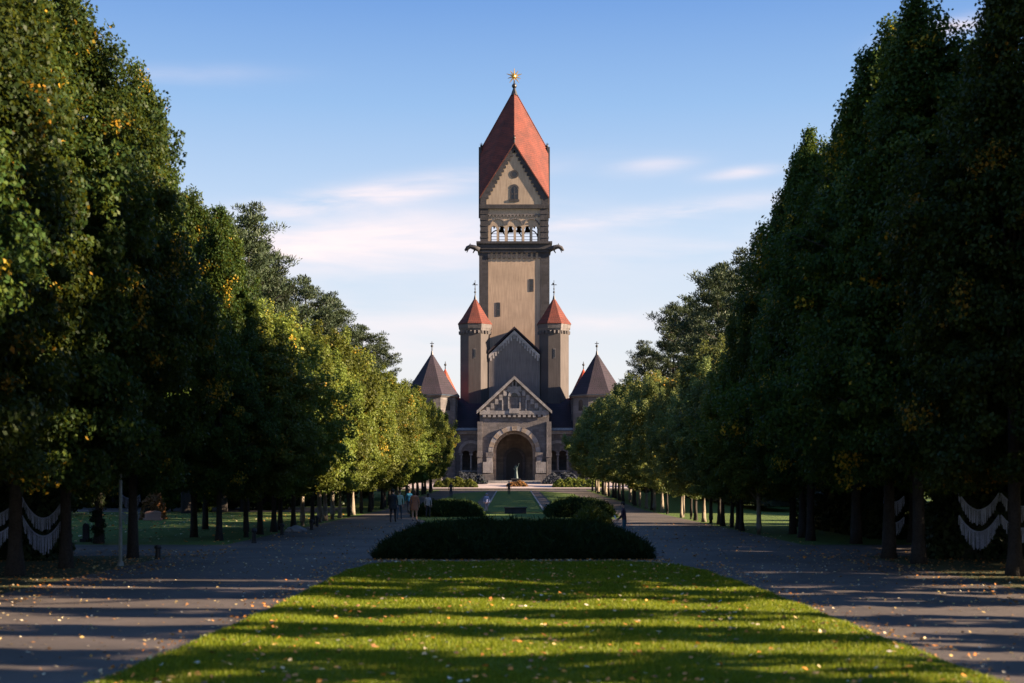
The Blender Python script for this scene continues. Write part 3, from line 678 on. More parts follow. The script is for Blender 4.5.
# belfry: four arcaded walls, see-through
opx = [493.6, 501.7, 510.6, 519.0, 527.4, 535.4]
ops = [((p-514.3)*ts, .47, tz(228.6), tz(241.6)) for p in opx]
b = cmb(); dk = cmb()
for r_ in range(4):
    q = cmb(r_*math.pi/2, TC); q.arch_wall(-HW+1.25, HW-1.25, z_bel0, z_bel1, TY+.22, TY+.85, ops if r_ != 2 else [(-c_, r_2, 44.35, z_) for c_, r_2, _, z_ in reversed(ops)], 10)
    base = len(b.v); b.v += q.v; b.f += [[i+base for i in f] for f in q.f]; b.m += q.m
    q = cmb(r_*math.pi/2, TC)
    for g in range(3):       # relieving arches over the pairs
        cxg = (ops[2*g][0]+ops[2*g+1][0])/2
        q.ring(cxg, tz(226.2), 1.15, 1.33, TY+.1, TY+.219, R(12), R(168), 12)
    for i in range(15): q.box(-3.9+7.8*i/14-.13, -3.9+7.8*i/14+.13, TY+.08, TY+.219, tz(216.6), tz(214.8))
    q.box(-HW+1.25, HW-1.25, TY+.1, TY+.219, tz(214.7), tz(213.9))
    base = len(dk.v); dk.v += q.v; dk.f += [[i+base for i in f] for f in q.f]; dk.m += q.m
belf = b.build('belfry', M['beige'], chapel)
dk.build('relieving_arches', M['midstone'], belf)
b = cmb()
for sx in (-1, 1):
    for sy in (-1, 1):
        x = sx*(HW-.62); y = TY+HW+sy*(HW-.62)
        b.box(x-.62, x+.62, y-.62, y+.62, z_bel0, z_bel1)
        for z in (tz(238), tz(232), tz(226), tz(220), tz(214)): b.box(x-.68, x+.68, y-.68, y+.68, z, z+.22)
b.box(-HW-.12, HW+.12, TY-.12, TY+2*HW+.12, z_bel1, z_str1)
b.box(-HW+.4, HW-.4, TY+.4, TY+2*HW-.4, z_bel0-.6, z_bel0+.02)
b.build('corner_piers', M['darkstone'], belf)
for p in opx:              # shafts between openings and rails
    pass
b = cmb()
for (cx_, r_, zs, zb) in ops:
    for z in (zb+.35, zb+.85, zb+1.3): b.box(cx_-.47, cx_+.47, TY+.5, TY+.56, z, z+.07)
b.build('railing', M['iron'], belf)
b = cmb()
b.box(-HW+1.2, HW-1.2, TY+HW-.25, TY+HW+.25, 43.75, 44.3)
for px in (501.7, 510.6, 519.0, 527.4):
    x = (px-514.3)*ts*1.02; z = 42.75
    b.lathe(x, TY+HW, [(z, .52), (z+.2, .42), (z+.55, .33), (z+.85, .26), (z+.95, .05)], 14)
b.build('bells_and_frame', M['iron'], belf)
# gable stage + rhombic roof
b = cmb(); q0 = [(-HW, z_str1), (HW, z_str1), (HW, z_corner), (0, z_peak), (-HW, z_corner)]
edge = cmb()
for r_ in range(4):
    q = cmb(r_*math.pi/2, TC); q.prism([(-HW+1.0, z_str1+.003), (HW-1.0, z_str1+.003), (HW-1.0, z_corner-.4), (0, z_peak-.9), (-HW+1.0, z_corner-.4)], TY+.15, TY+.5)
    base = len(b.v); b.v += q.v; b.f += [[i+base for i in f] for f in q.f]; b.m += q.m
    q = cmb(r_*math.pi/2, TC)
    dzdx = (z_peak-z_corner)/HW
    for sx in (-1, 1):
        q.prism([(sx*HW*.995, z_str1+.002), (sx*(HW-1.0), z_str1+.002), (sx*(HW-1.0), z_corner+1.0*dzdx-.1), (sx*HW*.995, z_corner-.1)], TY, TY+.6)
        q.prism([(sx*(HW-1.0), z_corner+1.0*dzdx-.1), (sx*(HW-1.0), z_corner-.35), (0.0, z_peak-.95), (0.0, z_peak-.1)], TY, TY+.6)
        for i in range(13):
            t = (i+.5)/13; x = (HW-.9)*(1-t)+.15; zz = z_corner-.35+(z_peak-.95-z_corner+.35)*t
            q.box(min(sx*x, sx*(x-.42)), max(sx*x, sx*(x-.42)), TY+.02, TY+.4, zz-.3, zz+.1)
    base = len(edge.v); edge.v += q.v; edge.f += [[i+base for i in f] for f in q.f]; edge.m += q.m
gab = b.build('gable', M['beige'], chapel)
edge.build('gable_edging', M['darkstone'], gab)
b = cmb()
A = (0, TY+HW, z_apex); e = .1
pk = [(0, TY-e, z_peak+.05), (HW+e, TY+HW, z_peak+.05), (0, TY+2*HW+e, z_peak+.05), (-HW-e, TY+HW, z_peak+.05)]
cn = [(HW+e, TY-e, z_corner-.1), (HW+e, TY+2*HW+e, z_corner-.1), (-HW-e, TY+2*HW+e, z_corner-.1), (-HW-e, TY-e, z_corner-.1)]
vs = [A]+pk+cn; dn = [(x, y, z-.3) for x, y, z in vs]
fs = []
for i in range(4):
    for f in ((0, 1+i, 5+i), (0, 5+i, 1+(i+1) % 4)): fs.append(f); fs.append(tuple(j+9 for j in reversed(f)))
    fs.append((1+i, 10+i, 14+i, 5+i)); fs.append((5+i, 14+i, 10+(i+1) % 4, 1+(i+1) % 4))
b.add(vs+dn, fs)
roof = b.build('tower_roof', M['redtile'], chapel)
b = cmb()
for p in pk+cn[:0]:
    b.tube(p, (p[0]*.97, p[1], p[2]+.5), .14, .1, 6); b.ball((p[0]*.97, p[1], p[2]+.75), .22)
    b.tube((p[0]*.97, p[1], p[2]+.8), (p[0]*.97, p[1], p[2]+1.3), .06, .03, 5); b.box(p[0]*.97-.25, p[0]*.97+.25, p[1]-.04, p[1]+.04, p[2]+1.02, p[2]+1.1)
b.build('gable_finials', M['iron'], roof)
b = cmb()
for p in pk: b.tube((0, TY+HW, z_apex+.05), (p[0], p[1], p[2]+.03), .09, .09, 6)
b.build('ridge_tiles', M['redtile'], roof)
b = cmb()
b.frustum(0, TY+HW, z_apex-.9, .62, z_apex+.35, .18, 8); b.ball((0, TY+HW, z_apex+.65), .42); b.tube((0, TY+HW, z_apex+.9), (0, TY+HW, z_apex+1.6), .16, .08)
b.build('spire_cap', M['iron'], roof)
b = cmb(); z = EYE+(HY-76.3)*(TY+HW)/F; y = TY+HW
b.tube((0, y, z_apex+1.5), (0, y, z), .07, .05, 6); b.ball((0, y, z), .3)
for k in range(10):
    a = 2*math.pi*k/10+math.pi/2; r1 = 1.3 if k % 2 == 0 else 1.1
    b.tube((math.cos(a)*.2, y, z+math.sin(a)*.2), (math.cos(a)*r1, y, z+math.sin(a)*r1), .15, .04, 5)
b.build('star_finial', M['gold'], roof)
for sx in (-1, 1):    # lead-clad strips up the side gables, seen end on
    b = cmb(); b.box(min(sx*(HW-.1), sx*(HW+.36)), max(sx*(HW-.1), sx*(HW+.36)), TY+HW-.4, TY+HW+.4, z_bel1-.5, z_peak+.55)
    b.build('gable_strip', M['darkstone'], gab)
# windows in gable
b = cmb(); zc = tz(174)
b.ring(0, zc, .42, .66, TY+.11, TY+.2, 0, 2*math.pi, 20)
for sx in (-1, 1): b.box(sx*.58-.08, sx*.58+.08, TY+.11, TY+.2, tz(199.5), tz(189))
b.ring(0, tz(188.5), .42, .72, TY+.11, TY+.2, 0, math.pi, 12)
b.box(-.8, .8, TY+.05, TY+.2, tz(201.5), tz(199.3)); b.box(-.08, .08, TY+.08, TY+.2, tz(200), tz(187))
b.box(-.45, .45, TY+.1, TY+.2, tz(194.5), tz(193))
gw = b.build('window', M['darkstone'], gab)
b = cmb(); b.frustum(0, 0, 0, .42, .01, .42, 20) if 0 else None
b.prism([(math.cos(2*math.pi*k/20)*.42, zc+math.sin(2*math.pi*k/20)*.42) for k in range(20)], TY+.12, TY+.149)
b.box(-.53, .53, TY+.12, TY+.149, tz(199), tz(188.6)); b.prism([(math.cos(math.pi*k/12)*.42, tz(188.5)+math.sin(math.pi*k/12)*.42) for k in range(13)], TY+.121, TY+.148)
b.build('window_pane', M['void'], gab)
for px, py0, py1 in ((498.0, 315.5, 303.5), (531.4, 290.5, 280)):
    x = (px-514.3)*ts; b = cmb(); z0, z1 = tz(py0), tz(py1)
    b.box(x-.36, x-.2, TY+.065, TY+.15, z0-.15, z1+.15); b.box(x+.2, x+.36, TY+.065, TY+.15, z0-.15, z1+.15)
    for z in (z0-.15, (z0+z1)/2-.1, z1): b.box(x-.2, x+.2, TY+.06, TY+.15, z, z+.18)
    b.build('window_frame', M['darkstone'], shaft)
    b = cmb(); b.box(x-.2, x+.2, TY+.07, TY+.095, z0, z1); b.build('window', M['void'], shaft)
# ---- nave with gable between turrets
NY = 220.4; ns = NY/F
def nz(py): return EYE+(HY-py)*ns
b = cmb(); hw = 3.95; zp, ze = nz(330), nz(354.5)
b.prism([(-hw, 1), (hw, 1), (hw, ze), (0, zp), (-hw, ze)], NY, NY+.8)
b.box(-hw, hw, NY+.8, TY+.3, 1, ze-.3)
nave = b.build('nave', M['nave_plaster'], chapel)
b = cmb(); sl = (zp-ze)/hw
for sx in (-1, 1): b.prism([(0, zp+.55), (sx*(hw+.1), ze+.55), (sx*(hw+.1), ze+.2), (0, zp+.2)], NY-.2, TY+.2)
b.build('roof', M['darktile'], nave)
b = cmb()
for sx in (-1, 1):
    b.prism([(0, zp-.05), (sx*hw, ze-.05), (sx*hw, ze-.62), (0, zp-.62)], NY-.12, NY-.002)
    for i in range(10):
        t = (i+.5)/10; x = hw*(1-t); zz = ze+(zp-ze)*t-.62
        b.box(min(sx*x, sx*(x-.24)), max(sx*x, sx*(x-.24)), NY-.1, NY-.002, zz-.55, zz+.12)
b.build('gable_frieze', M['friezestone'], nave)
# ---- turrets
US = 221.3/F
def uz(py): return EYE+(HY-py)*US
def turret(px):
    x = (px-514.3)*US; y = 221.3+.4; fl = 14.6*US; rr = fl/math.cos(math.pi/8)
    b = cmb(); z0 = 1.0; z1 = uz(331.5)
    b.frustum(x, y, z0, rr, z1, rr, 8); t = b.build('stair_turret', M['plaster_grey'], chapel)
    b = cmb(); b.frustum(x, y, z1, rr*1.03, z1+.35, rr*1.08, 8); b.frustum(x, y, z1+.35, rr*1.1, uz(325), rr*1.14, 8)
    for k in range(24):
        a = 2*math.pi*k/24; ra = rr*.97
        b.tube((x+ra*math.cos(a), y+ra*math.sin(a), z1-.45), (x+ra*math.cos(a), y+ra*math.sin(a), z1), .16, .2, 5)
    b.build('cornice', M['midstone'], t)
    b = cmb(); za = uz(297.3); b.frustum(x, y, uz(325), rr*1.16, uz(325)+.1, rr*1.17, 8)
    b.frustum(x, y, uz(325)+.1, rr*1.17, uz(318), rr*.86, 8, cap=False); b.frustum(x, y, uz(318), rr*.86, za, .06, 8, cap=False)
    rf = b.build('roof', M['redtile'], t)
    b = cmb(); b.frustum(x, y, za-.6, .34, za+.35, .1, 8); b.tube((x, y, za+.3), (x, y, za+2.7), .07, .04, 6); b.ball((x, y, za+.85), .17)
    b.ball((x, y, za+1.35), .12); b.box(x-.42, x+.42, y-.04, y+.04, za+1.95, za+2.05); b.box(x-.25, x-.05, y-.03, y+.03, za+2.05, za+2.3)
    b.build('finial', M['iron'], t)
    b = cmb(); b.box(x-.13, x+.13, y-fl-.03, y-fl+.1, uz(358.5), uz(350.5)); b.build('window', M['void'], t); b = cmb(); b.box(x-.2, x+.2, y-fl-.02, y-fl+.09, uz(359.5), uz(349.5))
    b.build('window_frame', M['midstone'], t)
turret(475.0); turret(554.0)
# ---- porch
PY = 212.0; ps = PY/F
def pz(py): return EYE+(HY-py)*ps
def pxx(px): return (px-514.3)*ps
hw = 34.6*ps; rA = 21.4*ps; zsp = pz(452); zt = pz(415)
b = cmb(); b.arch_wall(-hw, hw, 1.4, zt, PY, PY+1.6, [(0, rA, zsp, 1.4)], 24)
porch = b.build('porch', M['midstone'], chapel)
b = cmb()      # side walls, deep niche and back wall
b.box(-hw, -rA-.3, PY+1.6, PY+8.5, 1.4, zt-.5); b.box(rA+.3, hw, PY+1.6, PY+8.5, 1.4, zt-.5)
b.box(-hw+.5, hw-.5, PY+6.2, PY+6.6, 1.4, zt-.5)
for k in range(14):          # barrel vault
    t0 = math.pi*k/14; t1 = math.pi*(k+1)/14; r0, r1 = rA+.05, rA+.3
    b.prism([(r0*math.cos(t0), zsp+r0*math.sin(t0)), (r1*math.cos(t0), zsp+r1*math.sin(t0)), (r1*math.cos(t1), zsp+r1*math.sin(t1)), (r0*math.cos(t1), zsp+r0*math.sin(t1))], PY+1.6, PY+6.2)
b.build('vestibule', M['warmstone'], porch)
b = cmb()
for k in range(15):          # banded archivolt of alternating blocks
    t0 = math.pi*k/15; t1 = math.pi*(k+1)/15; b.cur = k % 2
    b.ring(0, zsp, rA+.0, 26*ps-.02*(k % 2), PY-.22-.03*(k % 2), PY-.003, t0, t1, 2)
b.build('archivolt', [M['lightstone'], M['warmstone']], porch)
b = cmb()      # inner order
b.ring(0, zsp, rA-.45, rA-.02, PY+.5, PY+1.4, 0, math.pi, 24)
for sx in (-1, 1): b.box(min(sx*(rA-.45), sx*(rA-.02)), max(sx*(rA-.45), sx*(rA-.02)), PY+.5, PY+1.4, 1.4, zsp)
b.build('inner_arch', M['warmstone'], porch)
for sx in (-1, 1):      # impost blocks, buttresses and pale pedestals
    b = cmb()
    def bx(a, c, y0, y1, z0, z1): b.box(min(sx*a, sx*c), max(sx*a, sx*c), y0, y1, z0, z1)
    b.cur = 0; bx(rA-.1, rA+1.05, PY-.45, PY-.004, pz(457), pz(452.5)); bx(rA+1.6, hw+.35, PY-.5, PY+1.0, 1.4, zt-1.0)
    bx(rA+1.55, hw+.42, PY-.62, PY+1.0, pz(457), pz(453))
    b.cur = 1; bx(rA+.1, rA+.95, PY-.4, PY-.004, 1.7, pz(457)-.003); bx(rA+.0, rA+1.5, PY-.8, PY-.4, pz(473), pz(462)); b.cur = 0
    bx(rA-.1, rA+1.55, PY-.9, PY-.39, 1.4, pz(474))
    b.build('buttress', [M['midstone'], M['lightstone']], porch)
# porch gable
zpk = pz(376); zev = pz(410.5); ov = 37.6*ps
b = cmb(); b.cur = 0
b.prism([(-hw, zt), (hw, zt), (hw, zev+.3), (0, zpk-.6), (-hw, zev+.3)], PY-.15, PY+8.4)
pg = b.build('porch_gable', M['midstone'], chapel)
b = cmb()
for sx in (-1, 1):
    b.prism([(0, zpk), (sx*ov, zev-.05), (sx*ov, zev-.5), (0, zpk-.5)], PY-.55, PY-.152)
    for i in range(8):        # stepped pale blocks under the rake
        t = (i+.6)/8.2; x = hw*(1-t); zz = zev+(zpk-zev)*t
        if i % 1 == 0: b.box(min(sx*x, sx*(x-.5)), max(sx*x, sx*(x-.5)), PY-.27, PY-.152, zz-1.35, zz-.55 if i else zz-.3)
b.box(-hw, hw, PY-.32, PY-.152, pz(414.6), pz(410.8))
for i in range(13):
    x = -hw+.7+(2*hw-1.4)*i/12; b.box(x-.22, x+.22, PY-.3, PY-.152, pz(417.2), pz(414.7))
b.box(-.95, -.75, PY-.3, PY-.152, pz(410), pz(397)); b.box(.75, .95, PY-.3, PY-.152, pz(410), pz(397))
for sx in (-1, 1): b.box(sx*1.75-.1, sx*1.75+.1, PY-.28, PY-.152, pz(410.5), pz(400))
b.ring(0, pz(396.5), .55, .95, PY-.3, PY-.152, 0, math.pi, 12)
b.prism([(-1.2, pz(391)), (1.2, pz(391)), (.75, pz(387.5)), (0, pz(386)), (-.75, pz(387.5))], PY-.29, PY-.152)
b.box(-.75, .75, PY-.4, PY-.152, pz(413.5), pz(408.5))
b.build('gable_ornament', M['lightstone'], pg)
b = cmb(); b.prism([(math.cos(math.pi*k/12)*.5, pz(396.5)+math.sin(math.pi*k/12)*.5) for k in range(13)], PY-.2, PY-.153); b.build('lunette', M['void'], pg)
b = cmb()
for sx in (-1, 1): b.prism([(0, zpk+.06), (sx*ov*.99, zev+.02), (sx*ov*.99, zev-.25), (0, zpk-.25)], PY-.15, PY+8.4)
b.build('roof', M['darktile'], pg)
# door
b = cmb(); dw = 1.25; b.box(-dw, dw, PY+6.05, PY+6.19, 1.6, pz(458)); b.prism([(dw*math.cos(math.pi*k/12), pz(458)+dw*math.sin(math.pi*k/12)) for k in range(13)], PY+6.05, PY+6.19)
dr = b.build('door', M['door'], porch)
b = cmb(); b.ring(0, pz(458), dw, dw+.45, PY+5.85, PY+6.19, 0, math.pi, 14)
for sx in (-1, 1): b.box(min(sx*dw, sx*(dw+.45)), max(sx*dw, sx*(dw+.45)), PY+5.85, PY+6.19, 1.6, pz(458))
b.build('door_surround', M['midstone'], porch)
b = cmb()
for k in range(3): b.box(-3.9+.0*k, 3.9, PY-2.0+k*.45, PY-.95+0.0*k+.05, 1.6+.15*k-.1, 2.0+.12*(k+1)-.0)
b.build('entrance_steps', M['kerb'], porch)
# ---- wings with arcades
WYY = 215.0; wsx = WYY/F
def wzz(py): return EYE+(HY-py)*wsx
for sx in (-1, 1):
    x0, x1 = sorted((sx*(hw-.2), sx*24)); b = cmb()
    ops = []; cs = [sx*(6.55+5.0*i) for i in range(4)]
    for c in sorted(cs):
        ops += [(c-.78, .68, wzz(455), wzz(470)), (c+.78, .68, wzz(455), wzz(470))]
    b.arch_wall(x0, x1, 1.2, wzz(431), WYY, WYY+.6, ops, 10)
    b.box(x0, x1, WYY+2.6, WYY+3.0, 1.2, wzz(431))
    w = b.build('arcade_wing', M['midstone'], chapel)
    b = cmb()
    for c in cs:
        b.ring(c, wzz(453), 1.5, 1.95, WYY-.12, WYY-.003, 0, math.pi, 14)
        for dx in (-1.5, 0, 1.5): b.tube((c+dx, WYY+.12, wzz(470)), (c+dx, WYY+.12, wzz(455.5)), .17, .15, 8); b.box(c+dx-.25, c+dx+.25, WYY-.1, WYY+.5, wzz(455.4), wzz(453.6))
        b.box(c-1.8, c+1.8, WYY-.15, WYY+.5, wzz(472), wzz(470.3))
    b.box(x0, x1, WYY-.3, WYY-.003, wzz(434), wzz(431))
    b.build('arcade_trim', M['lightstone'], w)
    b = cmb(); zt2 = wzz(396)
    b.add([(x0, WYY-.5, wzz(429)), (x1, WYY-.5, wzz(429)), (x1, WYY+5.5, zt2), (x0, WYY+5.5, zt2), (x0, WYY+5.5, 3), (x1, WYY+5.5, 3), (x0, WYY-.5, wzz(431)), (x1, WYY-.5, wzz(431))],
          [(0,1,2,3), (3,2,5,4), (6,7,1,0)])
    b.build('roof', M['darktile'], w)
    b = cmb(); b.box(x0, x1, WYY-.72, WYY-.45, wzz(430.6), wzz(428)); b.build('gutter', M['lead'], w)
# ---- pavilions with plum-tiled tent roofs
VS = 214.5/F
def vz(py): return EYE+(HY-py)*VS
for sx, px in ((-1, 431.6), (1, 597.0)):
    x = (px-514.3)*VS; y = 215.2; r = 3.6/math.cos(math.pi/8)
    b = cmb(); b.frustum(x, y, 1.0, r, vz(398), r, 8); pv = b.build('pavilion', M['midstone'], chapel)
    b = cmb(); b.frustum(x, y, vz(398), r*1.04, vz(396.5), r*1.1, 8); b.cur = 1; b.frustum(x, y, vz(396.4), r*1.12, vz(395.6), r*1.15, 8); b.build('cornice', [M['midstone'], M['lead']], pv)
    b = cmb(); b.frustum(x, y, vz(395.5), r*1.16, vz(388), r*.93, 8, cap=False); b.frustum(x, y, vz(388), r*.93, vz(353), .08, 8, cap=False); b.build('roof', M['darktile'], pv)
    b = cmb(); za = vz(353); b.frustum(x, y, za-.6, .3, za+.4, .1, 8); b.tube((x, y, za), (x, y, za+1.8), .08, .05); b.ball((x, y, za+1.1), .2); b.box(x-.3, x+.3, y-.04, y+.04, za+1.45, za+1.55); b.build('finial', M['iron'], pv)
    b = cmb()
    for k in (-1, 0, 1):
        a = -math.pi/2+k*math.pi/4; fx = x+math.cos(a)*3.61; fy = y+math.sin(a)*3.61
        q = MB(CM @ Matrix.Translation((fx, fy, 0)) @ Matrix.Rotation(a+math.pi/2, 4, 'Z'))
        q.box(-.4, .4, -.03, .05, vz(411), vz(403)); q.prism([(.4*math.cos(math.pi*j/8), vz(403)+.4*math.sin(math.pi*j/8)) for j in range(9)], -.03, .05)
        base = len(b.v); b.v += q.v; b.f += [[i+base for i in f] for f in q.f]; b.m += q.m
    b.build('window', M['void'], pv)
    # red hall roof behind
    x2 = sx*(583.6-514.3)*217.5/F; s2 = 217.5/F
    b = cmb(); zt3 = EYE+(HY-369)*s2; w3 = 15.5*s2
    b.box(x2-w3*.8, x2+w3*.8, 216.1, 221, 1.0, EYE+(HY-399)*s2)
    hall = b.build('side_hall', M['midstone'], chapel)
    b = cmb(); zb3 = EYE+(HY-399)*s2
    b.frustum(x2, 218.2, zb3, w3*1.05, zt3, .1, 8); b.build('roof', M['sunlit_redtile'], hall)
    b = cmb(); b.tube((x2, 218.2, zt3-.3), (x2, 218.2, zt3+1.2), .09, .05); b.ball((x2, 218.2, zt3+.7), .2); b.build('finial', M['iron'], hall)

# ------------------------------------------------------------------ people
def skinned(pts, edges, rad, sub=1):
    me = bpy.data.meshes.new('sk'); me.from_pydata(pts, edges, [])
    o = bpy.data.objects.new('sk', me); COL.objects.link(o)
    md = o.modifiers.new('s', 'SKIN'); md.use_smooth_shade = True
    for v, r in zip(me.skin_vertices[0].data, rad): v.radius = r if isinstance(r, tuple) else (r, r)
    me.skin_vertices[0].data[0].use_root = True
    o.modifiers.new('u', 'SUBSURF').levels = sub; o.modifiers['u'].render_levels = sub
    dg = bpy.context.evaluated_depsgraph_get(); ev = o.evaluated_get(dg)
    out = bpy.data.meshes.new_from_object(ev)
    bpy.data.objects.remove(o); bpy.data.meshes.remove(me)
    return out
SKIN = mat_plain('skin', (0.42, 0.25, 0.18), .6, 0, .08)
def cloth(n, c): return mat_plain(n, c, .85, 0, .2, 14)
def person(x, y, h, face, top, legs, hair, label, coat=None, skirt=None, stride=.2, bag=None, arms='down', lean=0.0, shoes=(0.02, 0.02, 0.02), stand=True, item=None, category='person'):
    """face: heading in degrees, 0 = walking away from the camera"""
    s = h/1.75; hs = stride
    P = [(0,0,.95), (0,lean*.3,1.15), (0,lean*.7,1.36), (0,lean,1.47), (0,lean*1.05+.01,1.56), (0,lean*1.1+.02,1.66), (0,lean*1.1+.01,1.73)]
    E = [(0,1),(1,2),(2,3),(3,4),(4,5),(5,6)]; Rr = [.135,(.135,.105),(.16,.11),.06,.07,.095,.055]
    tip = []
    for sx in (-1, 1):
        b0 = len(P); f = hs*sx
        P += [(sx*.09,0,.9), (sx*.1,f*.45+.03,.5), (sx*.1,f-.03,.09), (sx*.1,f+.14,.035)]
        E += [(0,b0),(b0,b0+1),(b0+1,b0+2),(b0+2,b0+3)]; Rr += [.1,.068,.042,.035]
        b0 = len(P)
        if arms == 'down': el = (sx*.25, -f*.25+lean*.6, 1.14); wr = (sx*.26, -f*.6+.07+lean*.6, .9)
        elif arms == 'front': el = (sx*.25, .08+lean, 1.17); wr = (sx*.13, .34+lean, 1.2)
        else: el = (sx*.27, .02+lean, 1.15); wr = (sx*.18, .22+lean, .98)
        P += [(sx*.175, lean*.85, 1.41), el, wr]
        E += [(2,b0),(b0,b0+1),(b0+1,b0+2)]; Rr += [.062,.045,.03]
        d = (Vector(wr)-Vector(el)).normalized(); pm_ = Vector(wr)+d*.08
        P += [tuple(pm_)]; E += [(b0+2, b0+3)]; Rr += [(.036,.022)]
        tip.append((Vector(wr), d, pm_))
    me = skinned(P, E, Rr, 1)
    mats = [SKIN, cloth('shirt_cloth', top), cloth('trouser_cloth', legs), cloth('shoe_leather', shoes)]
    for m in mats: me.materials.append(m)
    for p in me.polygons:
        c = p.center
        hand = any((c-w).dot(d) > .0 and (c-w).length < .16 for w, d, _ in tip)
        p.material_index = 0 if (c.z > 1.5 or hand) else (1 if c.z > .93 or abs(c.x) > .2 else (3 if c.z < .1 else 2))
        if skirt == 'bare' and .1 < c.z < .5: p.material_index = 0
        p.use_smooth = True
    root = empty('person', (x, y, zg(y)+.005), R(-face), (s, s, s)); tag(root, label, category)
    bm = bmesh.new(); bm.from_mesh(me)
    ft = MB()          # fingers and thumb, nose and ears rooted in the body
    for w, d, pm_ in tip:
        side = d.cross(Vector((1, 0, 0))).normalized()
        for j in range(4):
            o_ = side*(.028-.018*j); a = pm_+o_; k1 = a+d*(.035-.004*abs(j-1)); ft.path([a-d*.01, k1, k1+(d+Vector((0, .35, 0))).normalized()*.028], [.009, .008, .006], 5)
        ft.path([pm_-d*.05+side*.02, pm_-d*.01+side*.052, pm_+d*.02+side*.05], [.011, .01, .007], 5)
    hd = lean*1.1+.02
    ft.path([(0, hd+.085, 1.665), (0, hd+.118, 1.635), (0, hd+.09, 1.625)], [.01, .014, .01], 5)
    for sx in (-1, 1): ft.ball((sx*.088, hd, 1.645), .012, .022, .03, 6)
    mtmp = bpy.data.meshes.new('f'); mtmp.from_pydata(ft.v, [], ft.f); bm.from_mesh(mtmp); bm.to_mesh(me); bm.free(); me.update()
    link('body', me, root)
    b = MB()
    for sx in (-1, 1): b.ball((sx*.034, hd+.088, 1.665), .011, .006, .008, 6)
    b.build('eyes', M['iron'], root)
    b = MB(); b.ball((0, hd-.015, 1.69), .1, .108, .1, 10)
    if hair[0] == 'long': b.ball((0, hd-.055, 1.58), .085, .05, .14, 8)
    b.build('hair', cloth('hair', hair[1]), root, True)
    if coat:
        b = MB(); c, z0 = coat; b.lathe(0, lean*.5, [(z0, .235), (z0+.18, .215), (1.0, .185), (1.15, .17), (1.3, .185), (1.42, .19), (1.49, .09)], 14)
        for w, d, pm_ in tip: pass
        o = b.build('coat', cloth('coat_cloth', c), root, True)
        for v in o.data.vertices: v.co.y = (v.co.y-lean*.5)*.75+lean*.5
    if skirt and skirt != 'bare':
        b = MB(); b.lathe(0, 0, [(.5, .22), (.95, .15), (1.0, .14)], 14); b.build('skirt', cloth('skirt_cloth', skirt), root, True)
    if bag:
        b = MB(); b.box(-.15, .15, -.26, -.13, 1.05, 1.45); b.box(-.12, .12, -.3, -.26, 1.1, 1.3); b.build('backpack', cloth('bag_cloth', bag), root)
    return root
K = (.02, .02, .024)
person(wx(393, 77.8), 77.8, 1.8, 6, K, K, ('short', (.02, .015, .012)), 'person in black walking on the left path, nearest of the strolling group', coat=(K, .72), stride=.16)
person(wx(399.5, 84), 84, 1.7, 0, (.28, .4, .33), (.05, .07, .1), ('short', (.06, .04, .02)), 'person in pale green jacket half hidden behind the person in black')
person(wx(409.3, 98), 98, 1.68, 170, (.03, .2, .32), (.02, .025, .04), ('long', (.05, .03, .02)), 'person in bright blue jacket walking beside the brown coat', stride=.2)
person(wx(414.6, 80.5), 80.5, 1.72, 0, (.35, .14, .07), (.4, .27, .2), ('long', (.03, .02, .015)), 'person in long rust-brown coat with bare lower legs', coat=((.36, .14, .075), .62), skirt='bare', stride=.1)
person(wx(428, 87), 87, 1.5, 10, (.4, .36, .38), (.02, .02, .03), ('long', (.02, .015, .012)), 'person in whitish top and black trousers at the left juniper clump', stride=.12)
person(wx(451, 150), 150, 1.62, 0, K, (.02, .03, .06), ('short', (.02, .015, .012)), 'lone person in dark clothes on the far left path')
person(wx(486.5, 105.5), 105.5, 1.35, 170, (.3, .32, .5), (.4, .24, .22), ('short', (.3, .3, .36)), 'small person in pale lilac top beside the left hedge end', stride=.08)
person(wx(509, 166), 166, 1.6, 0, K, K, ('short', (.5, .48, .46)), 'person in black with pale hat on the far strip of lawn', stride=.14)
pr_ = person(wx(624.5, 54.5), 54.5, 1.45, -75, (.035, .015, .03), (.02, .07, .1), ('short', (.015, .01, .01)), 'person in dark plum jacket reading behind the right end of the juniper bed', arms='mid', lean=.06, stride=.05)
b = MB(); b.box(-.11, .11, -.006, .006, -.08, .08)
o = b.build('paper', cloth('white_paper', (.75, .74, .78))); dv = Vector((math.sin(R(-75)), math.cos(R(-75)), 0))
p0 = Vector((wx(624.5, 54.5), 54.5, 0)); pp = p0+dv*.36; o.location = (pp.x, pp.y, .88); o.rotation_euler = (R(-25), 0, R(75)); tag(o, 'white sheet of paper held by the person in the plum jacket', 'paper')

